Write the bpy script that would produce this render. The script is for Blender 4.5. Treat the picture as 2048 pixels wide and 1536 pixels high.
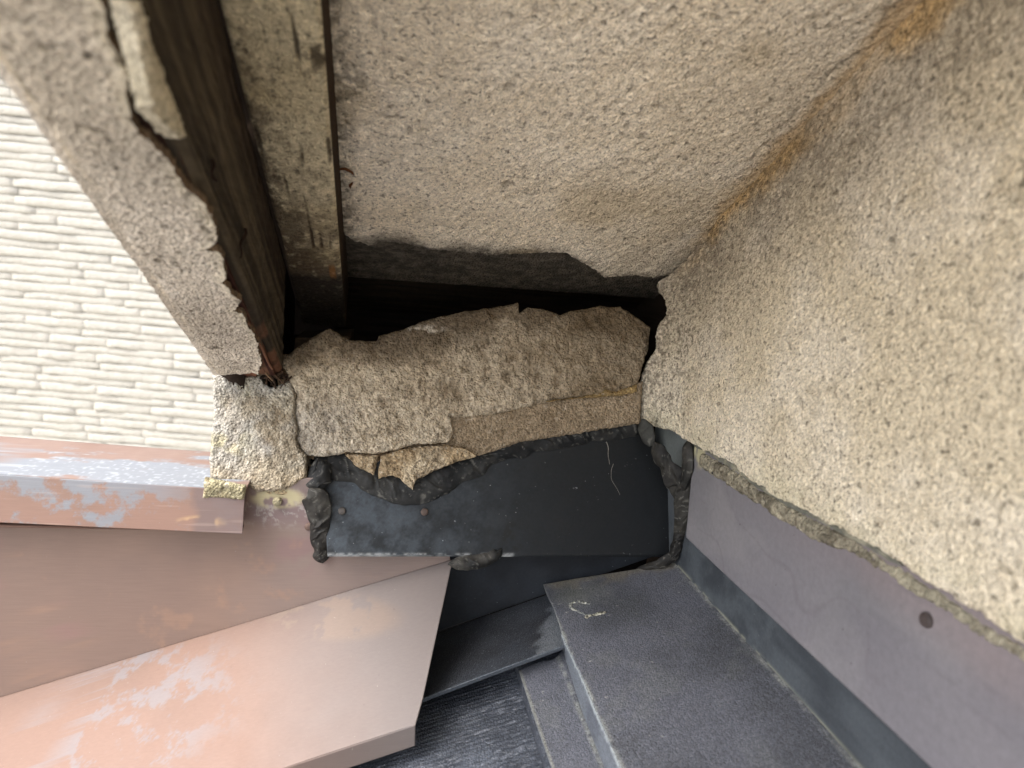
import bpy, math, random
import numpy as np
from mathutils import Matrix, Vector

# ------------------------------------------------------------------ camera, world, sun, exposure
scn = bpy.context.scene
for o in list(bpy.data.objects):
    bpy.data.objects.remove(o)
ZC = 4.0                                  # height of the camera above the ground (m)
F = 1365.0                                # focal length in photo pixels (2048 wide) -> 24 mm equivalent
ROLL = 0.088
PITCH = math.atan2(236, F)
YAW = math.atan2(255, math.hypot(F, 236))
FW = np.array([math.sin(YAW)*math.cos(PITCH), math.cos(YAW)*math.cos(PITCH), -math.sin(PITCH)])
RT0 = np.array([math.cos(YAW), -math.sin(YAW), 0.0])
UP0 = np.cross(RT0, FW)
RT = RT0*math.cos(ROLL) + UP0*math.sin(ROLL)
UP = -RT0*math.sin(ROLL) + UP0*math.cos(ROLL)

cam = bpy.data.cameras.new('camera')
cam.sensor_width = 36.0
cam.lens = F/2048*36.0
cam.clip_start = 0.01
cam.clip_end = 500
cam.dof.use_dof = True
cam.dof.focus_distance = 0.475
cam.dof.aperture_fstop = 8.8
camo = bpy.data.objects.new('camera', cam)
scn.collection.objects.link(camo)
camo.matrix_world = Matrix(((RT[0], UP[0], -FW[0], 0), (RT[1], UP[1], -FW[1], 0), (RT[2], UP[2], -FW[2], ZC), (0, 0, 0, 1)))
scn.camera = camo

SUN_EL, SUN_AZ = math.radians(58), math.radians(-118)   # azimuth measured from +Y towards +X
sun_dir = Vector((math.sin(SUN_AZ)*math.cos(SUN_EL), math.cos(SUN_AZ)*math.cos(SUN_EL), math.sin(SUN_EL)))
w = bpy.data.worlds.new('World'); scn.world = w; w.use_nodes = True
nt = w.node_tree; nt.nodes.clear()
sky = nt.nodes.new('ShaderNodeTexSky'); sky.sky_type = 'NISHITA'; sky.sun_disc = False
sky.sun_elevation = SUN_EL; sky.sun_rotation = SUN_AZ
sky.air_density = 1.0; sky.dust_density = 4.0; sky.altitude = 50
hs = nt.nodes.new('ShaderNodeHueSaturation'); hs.inputs['Saturation'].default_value = 0.42
bg = nt.nodes.new('ShaderNodeBackground'); bg.inputs['Strength'].default_value = 0.15
wo = nt.nodes.new('ShaderNodeOutputWorld')
nt.links.new(sky.outputs[0], hs.inputs['Color']); nt.links.new(hs.outputs[0], bg.inputs[0]); nt.links.new(bg.outputs[0], wo.inputs[0])
sl = bpy.data.lights.new('sun', 'SUN'); sl.energy = 0.5; sl.angle = math.radians(40); sl.color = (1.0, 0.955, 0.9)
so = bpy.data.objects.new('sun', sl); scn.collection.objects.link(so)
so.rotation_euler = (-sun_dir).to_track_quat('-Z', 'Y').to_euler(); so.location = (-3, -3, 12)
scn.view_settings.view_transform = 'Standard'
scn.view_settings.look = 'None'
scn.view_settings.exposure = 2.1
scn.view_settings.gamma = 1.0
scn.render.engine = 'CYCLES'
scn.cycles.max_bounces = 8
scn.cycles.diffuse_bounces = 6

# ------------------------------------------------------------------ helpers
RNG = np.random.RandomState(7)
random.seed(7)
A = np.array

def ray(px, py):
    return FW*F + RT*(px-1024.0) - UP*(py-768.0)

def U(px, py, n, d):
    k = ray(px, py); n = A(n, float)
    return k*(d/(k @ n))

def UL(pts, n, d):
    return [U(x, y, n, d) for x, y in pts]

def topx(P):
    P = np.asarray(P, float); q = P.reshape(-1, 3)
    z = q @ FW
    r = np.stack([1024+F*(q @ RT)/z, 768-F*(q @ UP)/z], -1)
    return r.reshape(P.shape[:-1]+(2,))

def plane(p, n):
    n = A(n, float); return n, float(A(p) @ n)

def _h(ix, iy, iz, seed):
    h = (ix.astype(np.uint32)*np.uint32(374761393) + iy.astype(np.uint32)*np.uint32(668265263)
         + iz.astype(np.uint32)*np.uint32(2147483647) + np.uint32((seed*974711) & 0xffffffff))
    h = (h ^ (h >> np.uint32(13)))*np.uint32(1274126177)
    h = (h ^ (h >> np.uint32(16)))*np.uint32(2246822519)
    h = h ^ (h >> np.uint32(15))
    return (h & np.uint32(0xffffff)).astype(np.float64)/float(0xffffff)

def noise(P, scale, seed=0):
    """value noise 0..1, P (...,3), scale = feature size in m"""
    s = np.asarray(P, float).reshape(-1, 3)/scale + 1000.0
    i = np.floor(s).astype(np.int64); f = s-i; f = f*f*f*(f*(f*6-15)+10)
    r = 0
    for dx in (0, 1):
        wx = f[:, 0] if dx else 1-f[:, 0]
        for dy in (0, 1):
            wy = f[:, 1] if dy else 1-f[:, 1]
            for dz in (0, 1):
                wz = f[:, 2] if dz else 1-f[:, 2]
                r = r + _h(i[:, 0]+dx, i[:, 1]+dy, i[:, 2]+dz, seed)*wx*wy*wz
    return r.reshape(np.asarray(P).shape[:-1])

def fbm(P, scale, octv=4, seed=0, gain=0.5):
    r = 0; a = 1.0; t = 0
    for k in range(octv):
        r = r + a*noise(P, scale/(2**k), seed+k*17); t += a; a *= gain
    return r/t

def ss(x, a, b):
    t = np.clip((x-a)/(b-a), 0, 1); return t*t*(3-2*t)

def lin(*c):
    c = A(c, float)/255.0
    return np.where(c <= .04045, c/12.92, ((c+.055)/1.055)**2.4)

def mix(a, b, t):
    t = np.asarray(t)[..., None]; return a*(1-t)+b*t

def blob(Q, cx, cy, rx, ry=None, soft=1.0):
    ry = ry or rx
    d = np.sqrt(((Q[..., 0]-cx)/rx)**2+((Q[..., 1]-cy)/ry)**2)
    return 1-ss(d, 1-soft*.5, 1+soft*.5)

def resample(poly, us):
    p = np.asarray(poly, float)
    l = np.concatenate([[0], np.cumsum(np.linalg.norm(np.diff(p, axis=0), axis=1))])
    l /= l[-1]
    return np.stack([np.interp(us, l, p[:, k]) for k in range(3)], -1)

def rough(line, amp, scale, normal, seed):
    """jag a boundary within its plane"""
    t = np.gradient(line, axis=0); t /= np.linalg.norm(t, axis=1)[:, None]+1e-9
    s = np.cross(t, normal)
    f = (fbm(line, scale, 4, seed, .8)-.5)*2*amp
    n = len(line); e = np.minimum(np.arange(n), np.arange(n)[::-1])/max(3, n*.02)
    return line + s*(f*np.clip(e, 0, 1))[:, None]

def coons(b, t, l, r):
    nu, nv = len(b), len(l)
    u = np.linspace(0, 1, nu)[:, None, None]; v = np.linspace(0, 1, nv)[None, :, None]
    return ((1-v)*b[:, None]+v*t[:, None]+(1-u)*l[None]+u*r[None]
            - ((1-u)*(1-v)*b[0]+u*(1-v)*b[-1]+(1-u)*v*t[0]+u*v*t[-1]))

def grid_faces(nu, nv):
    i = np.arange(nu-1)[:, None]*nv+np.arange(nv-1)[None]
    i = i.ravel()
    return np.stack([i, i+nv, i+nv+1, i+1], -1)

MATS = {}
col = scn.collection

def add(name, V, faces, mat, parent=None, colr=None, smooth=True, ngons=(), origin=None):
    V = np.asarray(V, float).reshape(-1, 3)+A([0, 0, ZC])
    if origin is None:
        origin = A([V[:, 0].mean(), V[:, 1].mean(), V[:, 2].min()])
    else:
        origin = A(origin)+A([0, 0, ZC])
    me = bpy.data.meshes.new(name)
    faces = np.asarray(faces, np.int32)
    L = [faces.ravel()]; st = np.arange(len(faces))*faces.shape[1] if len(faces) else np.zeros(0, int)
    tot = np.full(len(faces), faces.shape[1] if len(faces) else 0)
    for g in ngons:
        st = np.append(st, sum(len(x) for x in L)); tot = np.append(tot, len(g)); L.append(np.asarray(g))
    L = np.concatenate(L).astype(np.int32)
    me.vertices.add(len(V)); me.vertices.foreach_set('co', (V-origin).ravel())
    me.loops.add(len(L)); me.loops.foreach_set('vertex_index', L)
    me.polygons.add(len(st)); me.polygons.foreach_set('loop_start', st.astype(np.int32)); me.polygons.foreach_set('loop_total', tot.astype(np.int32))
    me.update(calc_edges=True); me.validate()
    if smooth is True:
        me.polygons.foreach_set('use_smooth', np.ones(len(me.polygons), bool))
    elif smooth is not False:
        arr = np.zeros(len(me.polygons), bool); arr[:smooth] = True; me.polygons.foreach_set('use_smooth', arr)
    c = np.ones((len(V), 4)); 
    if colr is not None:
        c[:, :3] = np.asarray(colr).reshape(-1, 3)
    else:
        c[:, :3] = .5
    at = me.color_attributes.new('Col', 'FLOAT_COLOR', 'POINT'); at.data.foreach_set('color', c.ravel())
    me.materials.append(MATS[mat])
    o = bpy.data.objects.new(name, me); col.objects.link(o)
    o.location = origin
    if parent is not None:
        o.parent = parent; o.location = Vector(origin)-WL[parent.name]
    WL[o.name] = Vector(origin)
    return o

WL = {}
def empty(name, loc):
    o = bpy.data.objects.new(name, None); o.empty_display_size = .02
    o.location = (loc[0], loc[1], loc[2]+ZC); col.objects.link(o); WL[o.name] = Vector(o.location); return o

def tag(o, label, cat, group=None, kind=None):
    o['label'] = label; o['category'] = cat
    if group: o['group'] = group
    o['kind'] = kind or 'thing'
    return o

def slab(name, G, back, mat, colr=None, parent=None, smooth_rim=False, backcol=None):
    """front grid G (nu,nv,3), closed with a rim offset by `back` (vector) and a back face"""
    nu, nv = G.shape[:2]
    V = G.reshape(-1, 3); Fc = grid_faces(nu, nv)
    idx = np.arange(nu*nv).reshape(nu, nv)
    loop = np.concatenate([idx[:-1, 0], idx[-1, :-1], idx[:0:-1, -1], idx[0, :0:-1]])
    m = len(loop); b0 = len(V)
    VB = V[loop]+A(back)
    j = np.arange(m); jn = (j+1) % m
    if backcol is None:
        rim = np.stack([loop[j], b0+j, b0+jn, loop[jn]], -1)
    else:                                   # broken edge with a colour of its own
        VB = np.concatenate([VB, V[loop]])
        rim = np.stack([b0+m+j, b0+j, b0+jn, b0+m+jn], -1)
    C = None
    if colr is not None:
        cr = np.asarray(colr).reshape(-1, 3)
        C = np.concatenate([cr, cr[loop] if backcol is None else np.tile(backcol, (2*m, 1))])
    nfront = len(Fc)
    return add(name, np.concatenate([V, VB]), np.concatenate([Fc, rim]), mat, parent, C,
               smooth=(True if smooth_rim else nfront), ngons=[b0+j[::-1]])

def densify(a, b, step):
    n = max(2, int(round(abs(b-a)/step))+1); return np.linspace(a, b, n)

def box(name, x0, x1, y0, y1, z0, z1, mat, parent=None, c=(.5, .5, .5), shear=None):
    V = A([(x, y, z) for x in (x0, x1) for y in (y0, y1) for z in (z0, z1)], float)
    if shear is not None: V[:, 2] += shear*V[:, 1]
    Fc = [(0, 1, 3, 2), (4, 6, 7, 5), (0, 4, 5, 1), (2, 3, 7, 6), (0, 2, 6, 4), (1, 5, 7, 3)]
    return add(name, V, Fc, mat, parent, np.tile(A(c, float), (8, 1)), smooth=False)

# ------------------------------------------------------------------ materials
def mat(name, rough_=.9, spec=.3, sp_scale=900, sp_amt=.25, bump=.3, bump_scale=700, bdist=.0006,
        stretch=None, grain=None, grain_scale=900, grain_thr=.56, grain_amt=.6, speck=None, speck_thr=.68, speck_amt=.6, dust=None, dust_scale=1500, dust_thr=.66, rough_var=.0, sand=None, sand_tone=.3):
    m = bpy.data.materials.new(name); m.use_nodes = True
    n = m.node_tree.nodes; l = m.node_tree.links; n.clear()
    out = n.new('ShaderNodeOutputMaterial'); p = n.new('ShaderNodeBsdfPrincipled')
    at = n.new('ShaderNodeVertexColor'); at.layer_name = 'Col'
    tc = n.new('ShaderNodeTexCoord'); mp = n.new('ShaderNodeMapping')
    l.new(tc.outputs['Object'], mp.inputs['Vector'])
    if stretch: mp.inputs['Scale'].default_value = stretch
    nz = n.new('ShaderNodeTexNoise'); nz.inputs['Scale'].default_value = sp_scale; nz.inputs['Detail'].default_value = 4; nz.inputs['Roughness'].default_value = .7
    l.new(mp.outputs[0], nz.inputs['Vector'])
    mr = n.new('ShaderNodeMapRange'); mr.inputs['From Min'].default_value = .3; mr.inputs['From Max'].default_value = .7
    mr.inputs['To Min'].default_value = 1-sp_amt; mr.inputs['To Max'].default_value = 1+sp_amt
    l.new(nz.outputs['Fac'], mr.inputs['Value'])
    mx = n.new('ShaderNodeVectorMath'); mx.operation = 'SCALE'
    l.new(at.outputs['Color'], mx.inputs[0]); l.new(mr.outputs[0], mx.inputs['Scale'])
    csock = mx.outputs[0]
    if grain:
        gn = n.new('ShaderNodeTexNoise'); gn.inputs['Scale'].default_value = grain_scale; gn.inputs['Detail'].default_value = 3; gn.inputs['Roughness'].default_value = .6
        l.new(tc.outputs['Object'], gn.inputs['Vector'])
        gm = n.new('ShaderNodeMapRange'); gm.inputs['From Min'].default_value = grain_thr; gm.inputs['From Max'].default_value = grain_thr+.10; gm.inputs['To Max'].default_value = grain_amt
        l.new(gn.outputs['Fac'], gm.inputs['Value'])
        gc = n.new('ShaderNodeMix'); gc.data_type = 'RGBA'
        l.new(gm.outputs[0], gc.inputs[0]); l.new(csock, gc.inputs[6]); gc.inputs[7].default_value = (*grain, 1)
        csock = gc.outputs[2]
    if speck:
        kn = n.new('ShaderNodeTexNoise'); kn.inputs['Scale'].default_value = speck; kn.inputs['Detail'].default_value = 2; kn.inputs['Roughness'].default_value = .5
        l.new(tc.outputs['Object'], kn.inputs['Vector'])
        km = n.new('ShaderNodeMapRange'); km.inputs['From Min'].default_value = speck_thr; km.inputs['From Max'].default_value = speck_thr+.10; km.inputs['To Max'].default_value = speck_amt
        l.new(kn.outputs['Fac'], km.inputs['Value'])
        kc = n.new('ShaderNodeMix'); kc.data_type = 'RGBA'
        l.new(km.outputs[0], kc.inputs[0]); l.new(csock, kc.inputs[6]); kc.inputs[7].default_value = (*grain, 1)
        csock = kc.outputs[2]
    if dust:
        dn = n.new('ShaderNodeTexNoise'); dn.inputs['Scale'].default_value = dust_scale; dn.inputs['Detail'].default_value = 2
        l.new(tc.outputs['Object'], dn.inputs['Vector'])
        dr = n.new('ShaderNodeMapRange'); dr.inputs['From Min'].default_value = dust_thr; dr.inputs['From Max'].default_value = dust_thr+.08
        l.new(dn.outputs['Fac'], dr.inputs['Value'])
        mc = n.new('ShaderNodeMix'); mc.data_type = 'RGBA'
        l.new(dr.outputs[0], mc.inputs[0]); l.new(csock, mc.inputs[6]); mc.inputs[7].default_value = (*dust, 1)
        csock = mc.outputs[2]
    l.new(csock, p.inputs['Base Color'])
    p.inputs['Roughness'].default_value = rough_; p.inputs['Specular IOR Level'].default_value = spec
    if rough_var:
        rn = n.new('ShaderNodeTexNoise'); rn.inputs['Scale'].default_value = 60; rn.inputs['Detail'].default_value = 5
        l.new(tc.outputs['Object'], rn.inputs['Vector'])
        rr = n.new('ShaderNodeMapRange'); rr.inputs['To Min'].default_value = rough_-rough_var; rr.inputs['To Max'].default_value = rough_+rough_var
        rr.inputs['From Min'].default_value = .3; rr.inputs['From Max'].default_value = .7
        l.new(rn.outputs['Fac'], rr.inputs['Value']); l.new(rr.outputs[0], p.inputs['Roughness'])
    if bump:
        bn = n.new('ShaderNodeTexNoise'); bn.inputs['Scale'].default_value = bump_scale; bn.inputs['Detail'].default_value = 5; bn.inputs['Roughness'].default_value = .65
        l.new(mp.outputs[0], bn.inputs['Vector'])
        bp = n.new('ShaderNodeBump'); bp.inputs['Strength'].default_value = bump; bp.inputs['Distance'].default_value = bdist
        hsock = bn.outputs['Fac']
        if sand:
            vo = n.new('ShaderNodeTexVoronoi'); vo.feature = 'F1'; vo.inputs['Scale'].default_value = sand
            l.new(tc.outputs['Object'], vo.inputs['Vector'])
            ma = n.new('ShaderNodeMath'); ma.operation = 'MULTIPLY_ADD'; ma.inputs[1].default_value = -1.1
            l.new(vo.outputs['Distance'], ma.inputs[0]); l.new(hsock, ma.inputs[2]); hsock = ma.outputs[0]
            # each grain its own tone
            sx = n.new('ShaderNodeSeparateColor'); l.new(vo.outputs['Color'], sx.inputs[0])
            sr_ = n.new('ShaderNodeMapRange'); sr_.inputs['To Min'].default_value = 1-sand_tone; sr_.inputs['To Max'].default_value = 1+sand_tone*.6
            l.new(sx.outputs[0], sr_.inputs['Value'])
            sm = n.new('ShaderNodeVectorMath'); sm.operation = 'SCALE'; l.new(csock, sm.inputs[0]); l.new(sr_.outputs[0], sm.inputs['Scale'])
            l.new(sm.outputs[0], p.inputs['Base Color'])
        l.new(hsock, bp.inputs['Height']); l.new(bp.outputs[0], p.inputs['Normal'])
    l.new(p.outputs[0], out.inputs['Surface'])
    MATS[name] = m; return m

mat('stucco', .95, .15, 1600, .16, .75, 700, .0012, grain=(.06, .048, .037), grain_scale=620, grain_thr=.582, grain_amt=.75, speck=300, speck_thr=.598, speck_amt=.62, sand=820, sand_tone=.2)
mat('mortar', .97, .12, 1500, .22, .9, 700, .0014, grain=(.085, .066, .048), grain_scale=560, grain_thr=.605, grain_amt=.65, speck=230, speck_thr=.68, speck_amt=.5, sand=620, sand_tone=.28)
mat('wood', .88, .15, 260, .25, .5, 260, .0008, stretch=(1, .07, 1))
mat('paint_brown', .55, .35, 900, .055, .2, 900, .0004, stretch=(.05, 1, 1), rough_var=.08, grain=(.08, .06, .055), grain_scale=210, grain_thr=.705, grain_amt=.5, dust=(.3, .27, .25), dust_scale=700, dust_thr=.735)
mat('paint_black', .50, .25, 500, .16, .10, 700, .0003, dust=(.26, .27, .28), dust_scale=420, dust_thr=.725, rough_var=.1)
mat('paint_granular', .5, .5, 1500, .30, .6, 1200, .0005, dust=(.17, .175, .19), dust_scale=1300, dust_thr=.615, rough_var=.06, sand=1100, sand_tone=.35)
mat('paint_purple', .5, .4, 300, .10, .06, 900, .0002, dust=(.04, .035, .035), dust_scale=330, dust_thr=.715, rough_var=.08)
mat('sealant', .55, .22, 300, .3, .35, 420, .0006, rough_var=.12)
mat('slate', .5, .45, 1600, .3, .40, 900, .0007, dust=(.20, .205, .22), dust_scale=1200, dust_thr=.61, sand=850, sand_tone=.4)
mat('siding', .8, .3, 60, .06, .8, 38, .012)
mat('plain', .95, .1, 20, .1, 0)
mat('ground', .95, .1, 3, .12, .3, 8, .02)

def jitter(P, seed, amt=.12, sc=.004):
    return 1+(fbm(P, sc, 3, seed)-.5)*2*amt

# ------------------------------------------------------------------ key planes (camera at the origin, Y along the house wall)
S = .343                                   # fall of the lower roof, per metre of X
XW = .2005                                 # face of the stuccoed house wall
XF = .2085                                 # face of the flashing upstand at its foot
FOLD = U(1353, 1131, (1, 0, 0), XF)
def roof_z(x, dz=0.0): return FOLD[2]-dz+S*(x-XF)
def roofplane(dz): return plane(FOLD-A([0, 0, dz]), (-S, 0, 1))
SOF_N = A([0, .5, 1.0])                    # soffit falls one in two, away from the camera
W0 = U(1335, 545, (1, 0, 0), XW)
SOF_D = float(W0 @ SOF_N)
BAT_D = SOF_D*.879
BRG_N, BRG_D = plane(U(430, 750, (0, 1, 0), .46), SOF_N)
MOR_N = A([0, 1, -.222]); MOR_D = .4894
PAN_N = A([0, 1, -.405]); PAN_D = .441+.405*.199
MOR_U = MOR_N/np.linalg.norm(MOR_N)
SOF_U = SOF_N/np.linalg.norm(SOF_N)

# ------------------------------------------------------------------ ground
n_ = 24
gx = np.linspace(-60, 60, n_); G = np.stack(np.meshgrid(gx, gx, indexing='ij'), -1)
G = np.concatenate([G, np.full((n_, n_, 1), -ZC)], -1)
g = add('ground', G, grid_faces(n_, n_), 'ground', None, np.tile(lin(222, 215, 202), (n_*n_, 1)))
g['kind'] = 'structure'

# ------------------------------------------------------------------ neighbour's wall with split-stone siding
SA = math.radians(9.0)
sdx = A([math.cos(SA), -math.sin(SA), 0]); sdn = A([-math.sin(SA), -math.cos(SA), 0])   # along, towards us
SD = 2.6
sc0 = U(200, 500, sdn, -SD*1.0)
nb = empty('neighbour_wall', (sc0[0], sc0[1], -ZC))
tag(nb, 'bright cream siding wall of split stone strips behind the eave', 'wall')
def swp(s, z, o=0.0): return sc0*A([1, 1, 0])+sdx*s+A([0, 0, z])+sdn*o
V = [swp(s, z, o) for s in (-3.2, 2.4) for z in (-ZC, 3.2) for o in (-.15, -.005)]
add('backing', V, [(0, 1, 3, 2), (4, 6, 7, 5), (0, 4, 5, 1), (2, 3, 7, 6), (0, 2, 6, 4), (1, 5, 7, 3)], 'siding', nb, np.tile(lin(140, 136, 124), (8, 1)), smooth=False)
variants = []
for k in range(26):
    r = np.random.RandomState(100+k)
    Lk = r.choice([.22, .30, .38, .48, .60]); Hk = [.034, .026][k % 2]
    us = np.linspace(0, 1, 13); vs = np.linspace(0, 1, 4)
    X, Zz = np.meshgrid(us*Lk, vs*Hk, indexing='ij')
    P = np.stack([X+k*3.1, Zz*1.6, X*0], -1)
    bulge = (np.sin(np.pi*np.clip(Zz/Hk, .08, .92))**.16)
    h = (.004+.009*fbm(P, .07, 3, k)+.005*(fbm(P, .02, 2, k+50)))*bulge
    h *= np.clip(np.minimum(X, Lk-X)/.004, .85, 1)
    if k % 3 == 0:                                  # one end of the strip is broken lower
        h *= 1-.6*ss(X/Lk, .45, .6)
    X2 = X+(fbm(P, .02, 2, k+9)-.5)*.004
    Z2 = Zz+(fbm(P, .04, 3, k+19)-.5)*.007*(np.abs(Zz/Hk-.5)*2)
    G = X2[..., None]*sdx+Z2[..., None]*A([0, 0, 1])+h[..., None]*sdn
    base = lin(152, 149, 141)*jitter(G, k, .05, .03)[..., None]
    o = slab('siding_strip', G, -sdn*.016, 'siding', base, None, smooth_rim=False)
    variants.append((o.data, Lk, Hk)); bpy.data.objects.remove(o)
vis, far = [], []
z = -2.0; row = 0
while z < 2.2:
    Hh = [.034, .026][row % 2]
    s = -3.15+random.random()*.2
    cand = [v for v in variants if v[2] == Hh]
    while s < 2.2:
        me, Lk, Hk = random.choice(cand)
        p = swp(s, z)
        q = topx(p+sdx*Lk*.5)
        inv = (-90 < q[0] < 520 and 60 < q[1] < 960 and s > -.75 and s < .75)
        (vis if inv else far).append((me, p)); s += Lk-.003
    z += Hh+.0012; row += 1
for me, p in vis[:300]:
    o = bpy.data.objects.new('siding_strip', me); col.objects.link(o); o.parent = nb
    c = np.zeros(3); 
    o.location = Vector(p+A([0, 0, ZC]))-WL[nb.name]
# the meshes were centred on their own base: shift once so that their corner is the origin
for me, Lk, Hk in variants:
    co = np.zeros(len(me.vertices)*3); me.vertices.foreach_get('co', co); co = co.reshape(-1, 3)
    s_ = co @ sdx; co -= sdx*s_.min(); co -= A([0, 0, co[:, 2].min()])
    d_ = co @ sdn; co -= sdn*d_.min()+sdn*.014
    me.vertices.foreach_set('co', co.ravel()); me.update()
Vs, Fs, off = [], [], 0
for me, p in far + vis[300:]:
    co = np.zeros(len(me.vertices)*3); me.vertices.foreach_get('co', co); co = co.reshape(-1, 3)+p
    for pg in me.polygons:
        if len(pg.vertices) == 4: Fs.append([off+i for i in pg.vertices])
    Vs.append(co); off += len(co)
o = add('siding_strips_beyond', np.concatenate(Vs), Fs, 'siding', nb, np.tile(lin(152, 149, 141), (off, 1)), smooth=False)
o['kind'] = 'stuff'

# ------------------------------------------------------------------ stucco relief shared by wall, soffit and bargeboard
def stucco_h(P, seed, coarse=1.0, ripple=None):
    h = (fbm(P, .014, 3, seed)-.5)*.0010*coarse
    g1 = noise(P, .0016, seed+5); g2 = noise(P, .0026, seed+9)
    h = h+(g1-.5)*.0006+(g2-.5)*.0003+(noise(P, .00093, seed+13)-.5)*.0007
    pit = ss(noise(P, .0036, seed+31), .78, .95)
    h = h-pit*.0010
    return h, g1, pit

def stucco_col(P, seed, c0, c1, pit, g1, spots=1.0):
    t = ss(fbm(P, .045, 4, seed+61), .35, .68)
    c = mix(lin(*c0), lin(*c1), t)
    c = c*(.90+.2*ss(g1, .2, .75))[..., None]
    dens = ss(fbm(P, .05, 3, seed+72), .35, .65)
    big = ss(noise(P, .0036, seed+71)+.06*dens, .90, .98)*spots
    d = np.clip(.45*pit*(.3+.7*dens)+.65*big, 0, .8)
    return mix(c, lin(96, 85, 72), d)

# ------------------------------------------------------------------ house wall (right)
def wall_x(y):
    return XW-.018*np.clip((y-.425)/.065, 0, 1)**2
def wall_hit(px, py):
    k = ray(px, py); lo, hi = .05, 1.5
    for _ in range(60):
        m = (lo+hi)/2; p = k/k[1]*m
        if p[0] < wall_x(m): lo = m
        else: hi = m
    p = k/k[1]*lo; return A([0, p[1], p[2]])
left = [(1275, 836), (1274, 814), (1270, 792), (1275, 775), (1280, 750), (1292, 722), (1309, 697), (1306, 672), (1313, 652), (1328, 630), (1327, 600), (1314, 585), (1309, 569), (1337, 556), (1339, 551)]
bot = [(1275, 836), (1308, 852), (1341, 860), (1366, 877), (1399, 893), (1448, 918), (1473, 936), (1515, 968), (1573, 1003), (1655, 1044), (1738, 1088), (1862, 1165), (2048, 1285)]
Bt = [wall_hit(*p) for p in bot]; Lf = [wall_hit(*p) for p in left]
e = Bt[-1]; Bt += [A([0, -.1, e[2]]), A([0, -2.0, e[2]])]
tl = Lf[-1]
Tp = [tl, A([0, .40, SOF_D-.5*.40+.003]), A([0, -.1, SOF_D+.05+.003]), A([0, -2.0, SOF_D+1.0])]
yd = np.concatenate([densify(0, .905*.46, .00075)/1.0, np.linspace(.4175, 2.52, 60)[1:]])
yd = yd/yd[-1]
b = resample(Bt, yd); t = resample(Tp, yd); 
# keep columns vertical: match the two edges by Y
yb_ = np.linspace(0, 1, len(yd))
nv = 400
v = np.linspace(0, 1, nv)
l = rough(resample(Lf, v), .0016, .012, A([1., 0, 0]), 3); r = resample([Bt[-1], Tp[-1]], v)
b = rough(b, .0022, .012, A([1., 0, 0]), 5)
bb = b.copy(); tt = t.copy()
G = coons(bb, tt, l, r)
y = G[..., 1]; G[..., 0] = wall_x(y)
P = G.copy()
h, g1, pit = stucco_h(P, 11, 1.3)
edge = np.minimum(np.arange(nv)[None, :]/6.0, 1)*np.ones((len(yd), 1))
G[..., 0] -= h*np.where(y > -.05, 1, .3)+.0006*edge
G[..., 0] += .0022*(1-np.clip(np.arange(len(yd))[:, None]/5.0, 0, 1))     # worn, rounded broken edge
C = stucco_col(P, 11, (216, 203, 178), (228, 217, 197), pit, g1, .5)
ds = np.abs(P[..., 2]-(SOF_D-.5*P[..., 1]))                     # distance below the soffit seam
st = (1-ss(ds+(fbm(P, .028, 5, 4, .65)-.5)*.034, .009, .026))*ss(.475-y, 0, .05)*(.5+.5*ss(fbm(P, .05, 2, 3), .35, .6))
C = mix(C, lin(198, 164, 112)*jitter(P, 2, .15)[..., None], st*.85)
mold = ss(fbm(P, .05, 3, 8), .35, .6)*(1-ss(ds, .02, .075))*.55
mold = np.maximum(mold, .62*ss(y, .43, .485)*ss(noise(P, .0022, 81), .35, .6))
sp2 = ss(noise(P, .0018, 83), .55, .75)*np.clip((1-ss(ds, .03, .12))*.8+ss(y, .36, .47)*.75, 0, 1)*.7
C = mix(C, lin(78, 67, 54), np.maximum(mold*ss(noise(P, .0026, 82), .25, .65), sp2))
lime = ss(.02-(P[..., 2]-e[2]), 0, .02)*ss(fbm(P, .02, 3, 91), .3, .6)*.5
C = mix(C, lin(200, 193, 162), lime*.7)
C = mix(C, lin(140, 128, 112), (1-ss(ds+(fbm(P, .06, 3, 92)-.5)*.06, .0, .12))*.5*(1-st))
wl = slab('stucco_wall', G, (.03, 0, 0), 'stucco', C, None)
tag(wl, 'rough cream stucco house wall with dark specks, rising above the flashing', 'wall')

# ------------------------------------------------------------------ soffit (sloping underside of the eave)
tear = [(689, 470), (709, 482), (738, 492), (767, 483), (806, 486), (884, 502), (955, 507), (982, 511), (1041, 507), (1134, 505), (1154, 521), (1189, 539), (1209, 556), (1248, 550), (1291, 554), (1337, 549)]
Tr = UL(tear, SOF_N, SOF_D)
Tr.append(A([.215, Tr[-1][1]-.002, 0])); Tr[-1][2] = SOF_D-.5*Tr[-1][1]
xl0, xl1 = U(655, 0, SOF_N, SOF_D), Tr[0]
slope_x = (xl0[0]-xl1[0])/(xl0[1]-xl1[1])
vv = np.concatenate([densify(0, .34, .0008), np.linspace(.34, 2.5, 50)[1:]]); L_ = vv[-1]; vv = vv/L_
yn = .4794-L_
def sofp(x, y): return A([x, y, SOF_D-.5*y])
far_l = sofp(xl1[0]+slope_x*(yn-xl1[1]), yn)
nu = 320
uu = np.linspace(0, 1, nu)
b = rough(resample(Tr, uu), .0022, .015, SOF_U, 21)
t = resample([far_l, sofp(.215, yn)], uu)
l = resample([Tr[0], far_l], vv); r = resample([Tr[-1], sofp(.215, yn)], vv)
l = rough(l, .0009, .01, SOF_U, 23)
def coons2(b, t, l, r, u, v):
    u = u[:, None, None]; v = v[None, :, None]
    return ((1-v)*b[:, None]+v*t[:, None]+(1-u)*l[None]+u*r[None]
            - ((1-u)*(1-v)*b[0]+u*(1-v)*b[-1]+(1-u)*v*t[0]+u*v*t[-1]))
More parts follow.
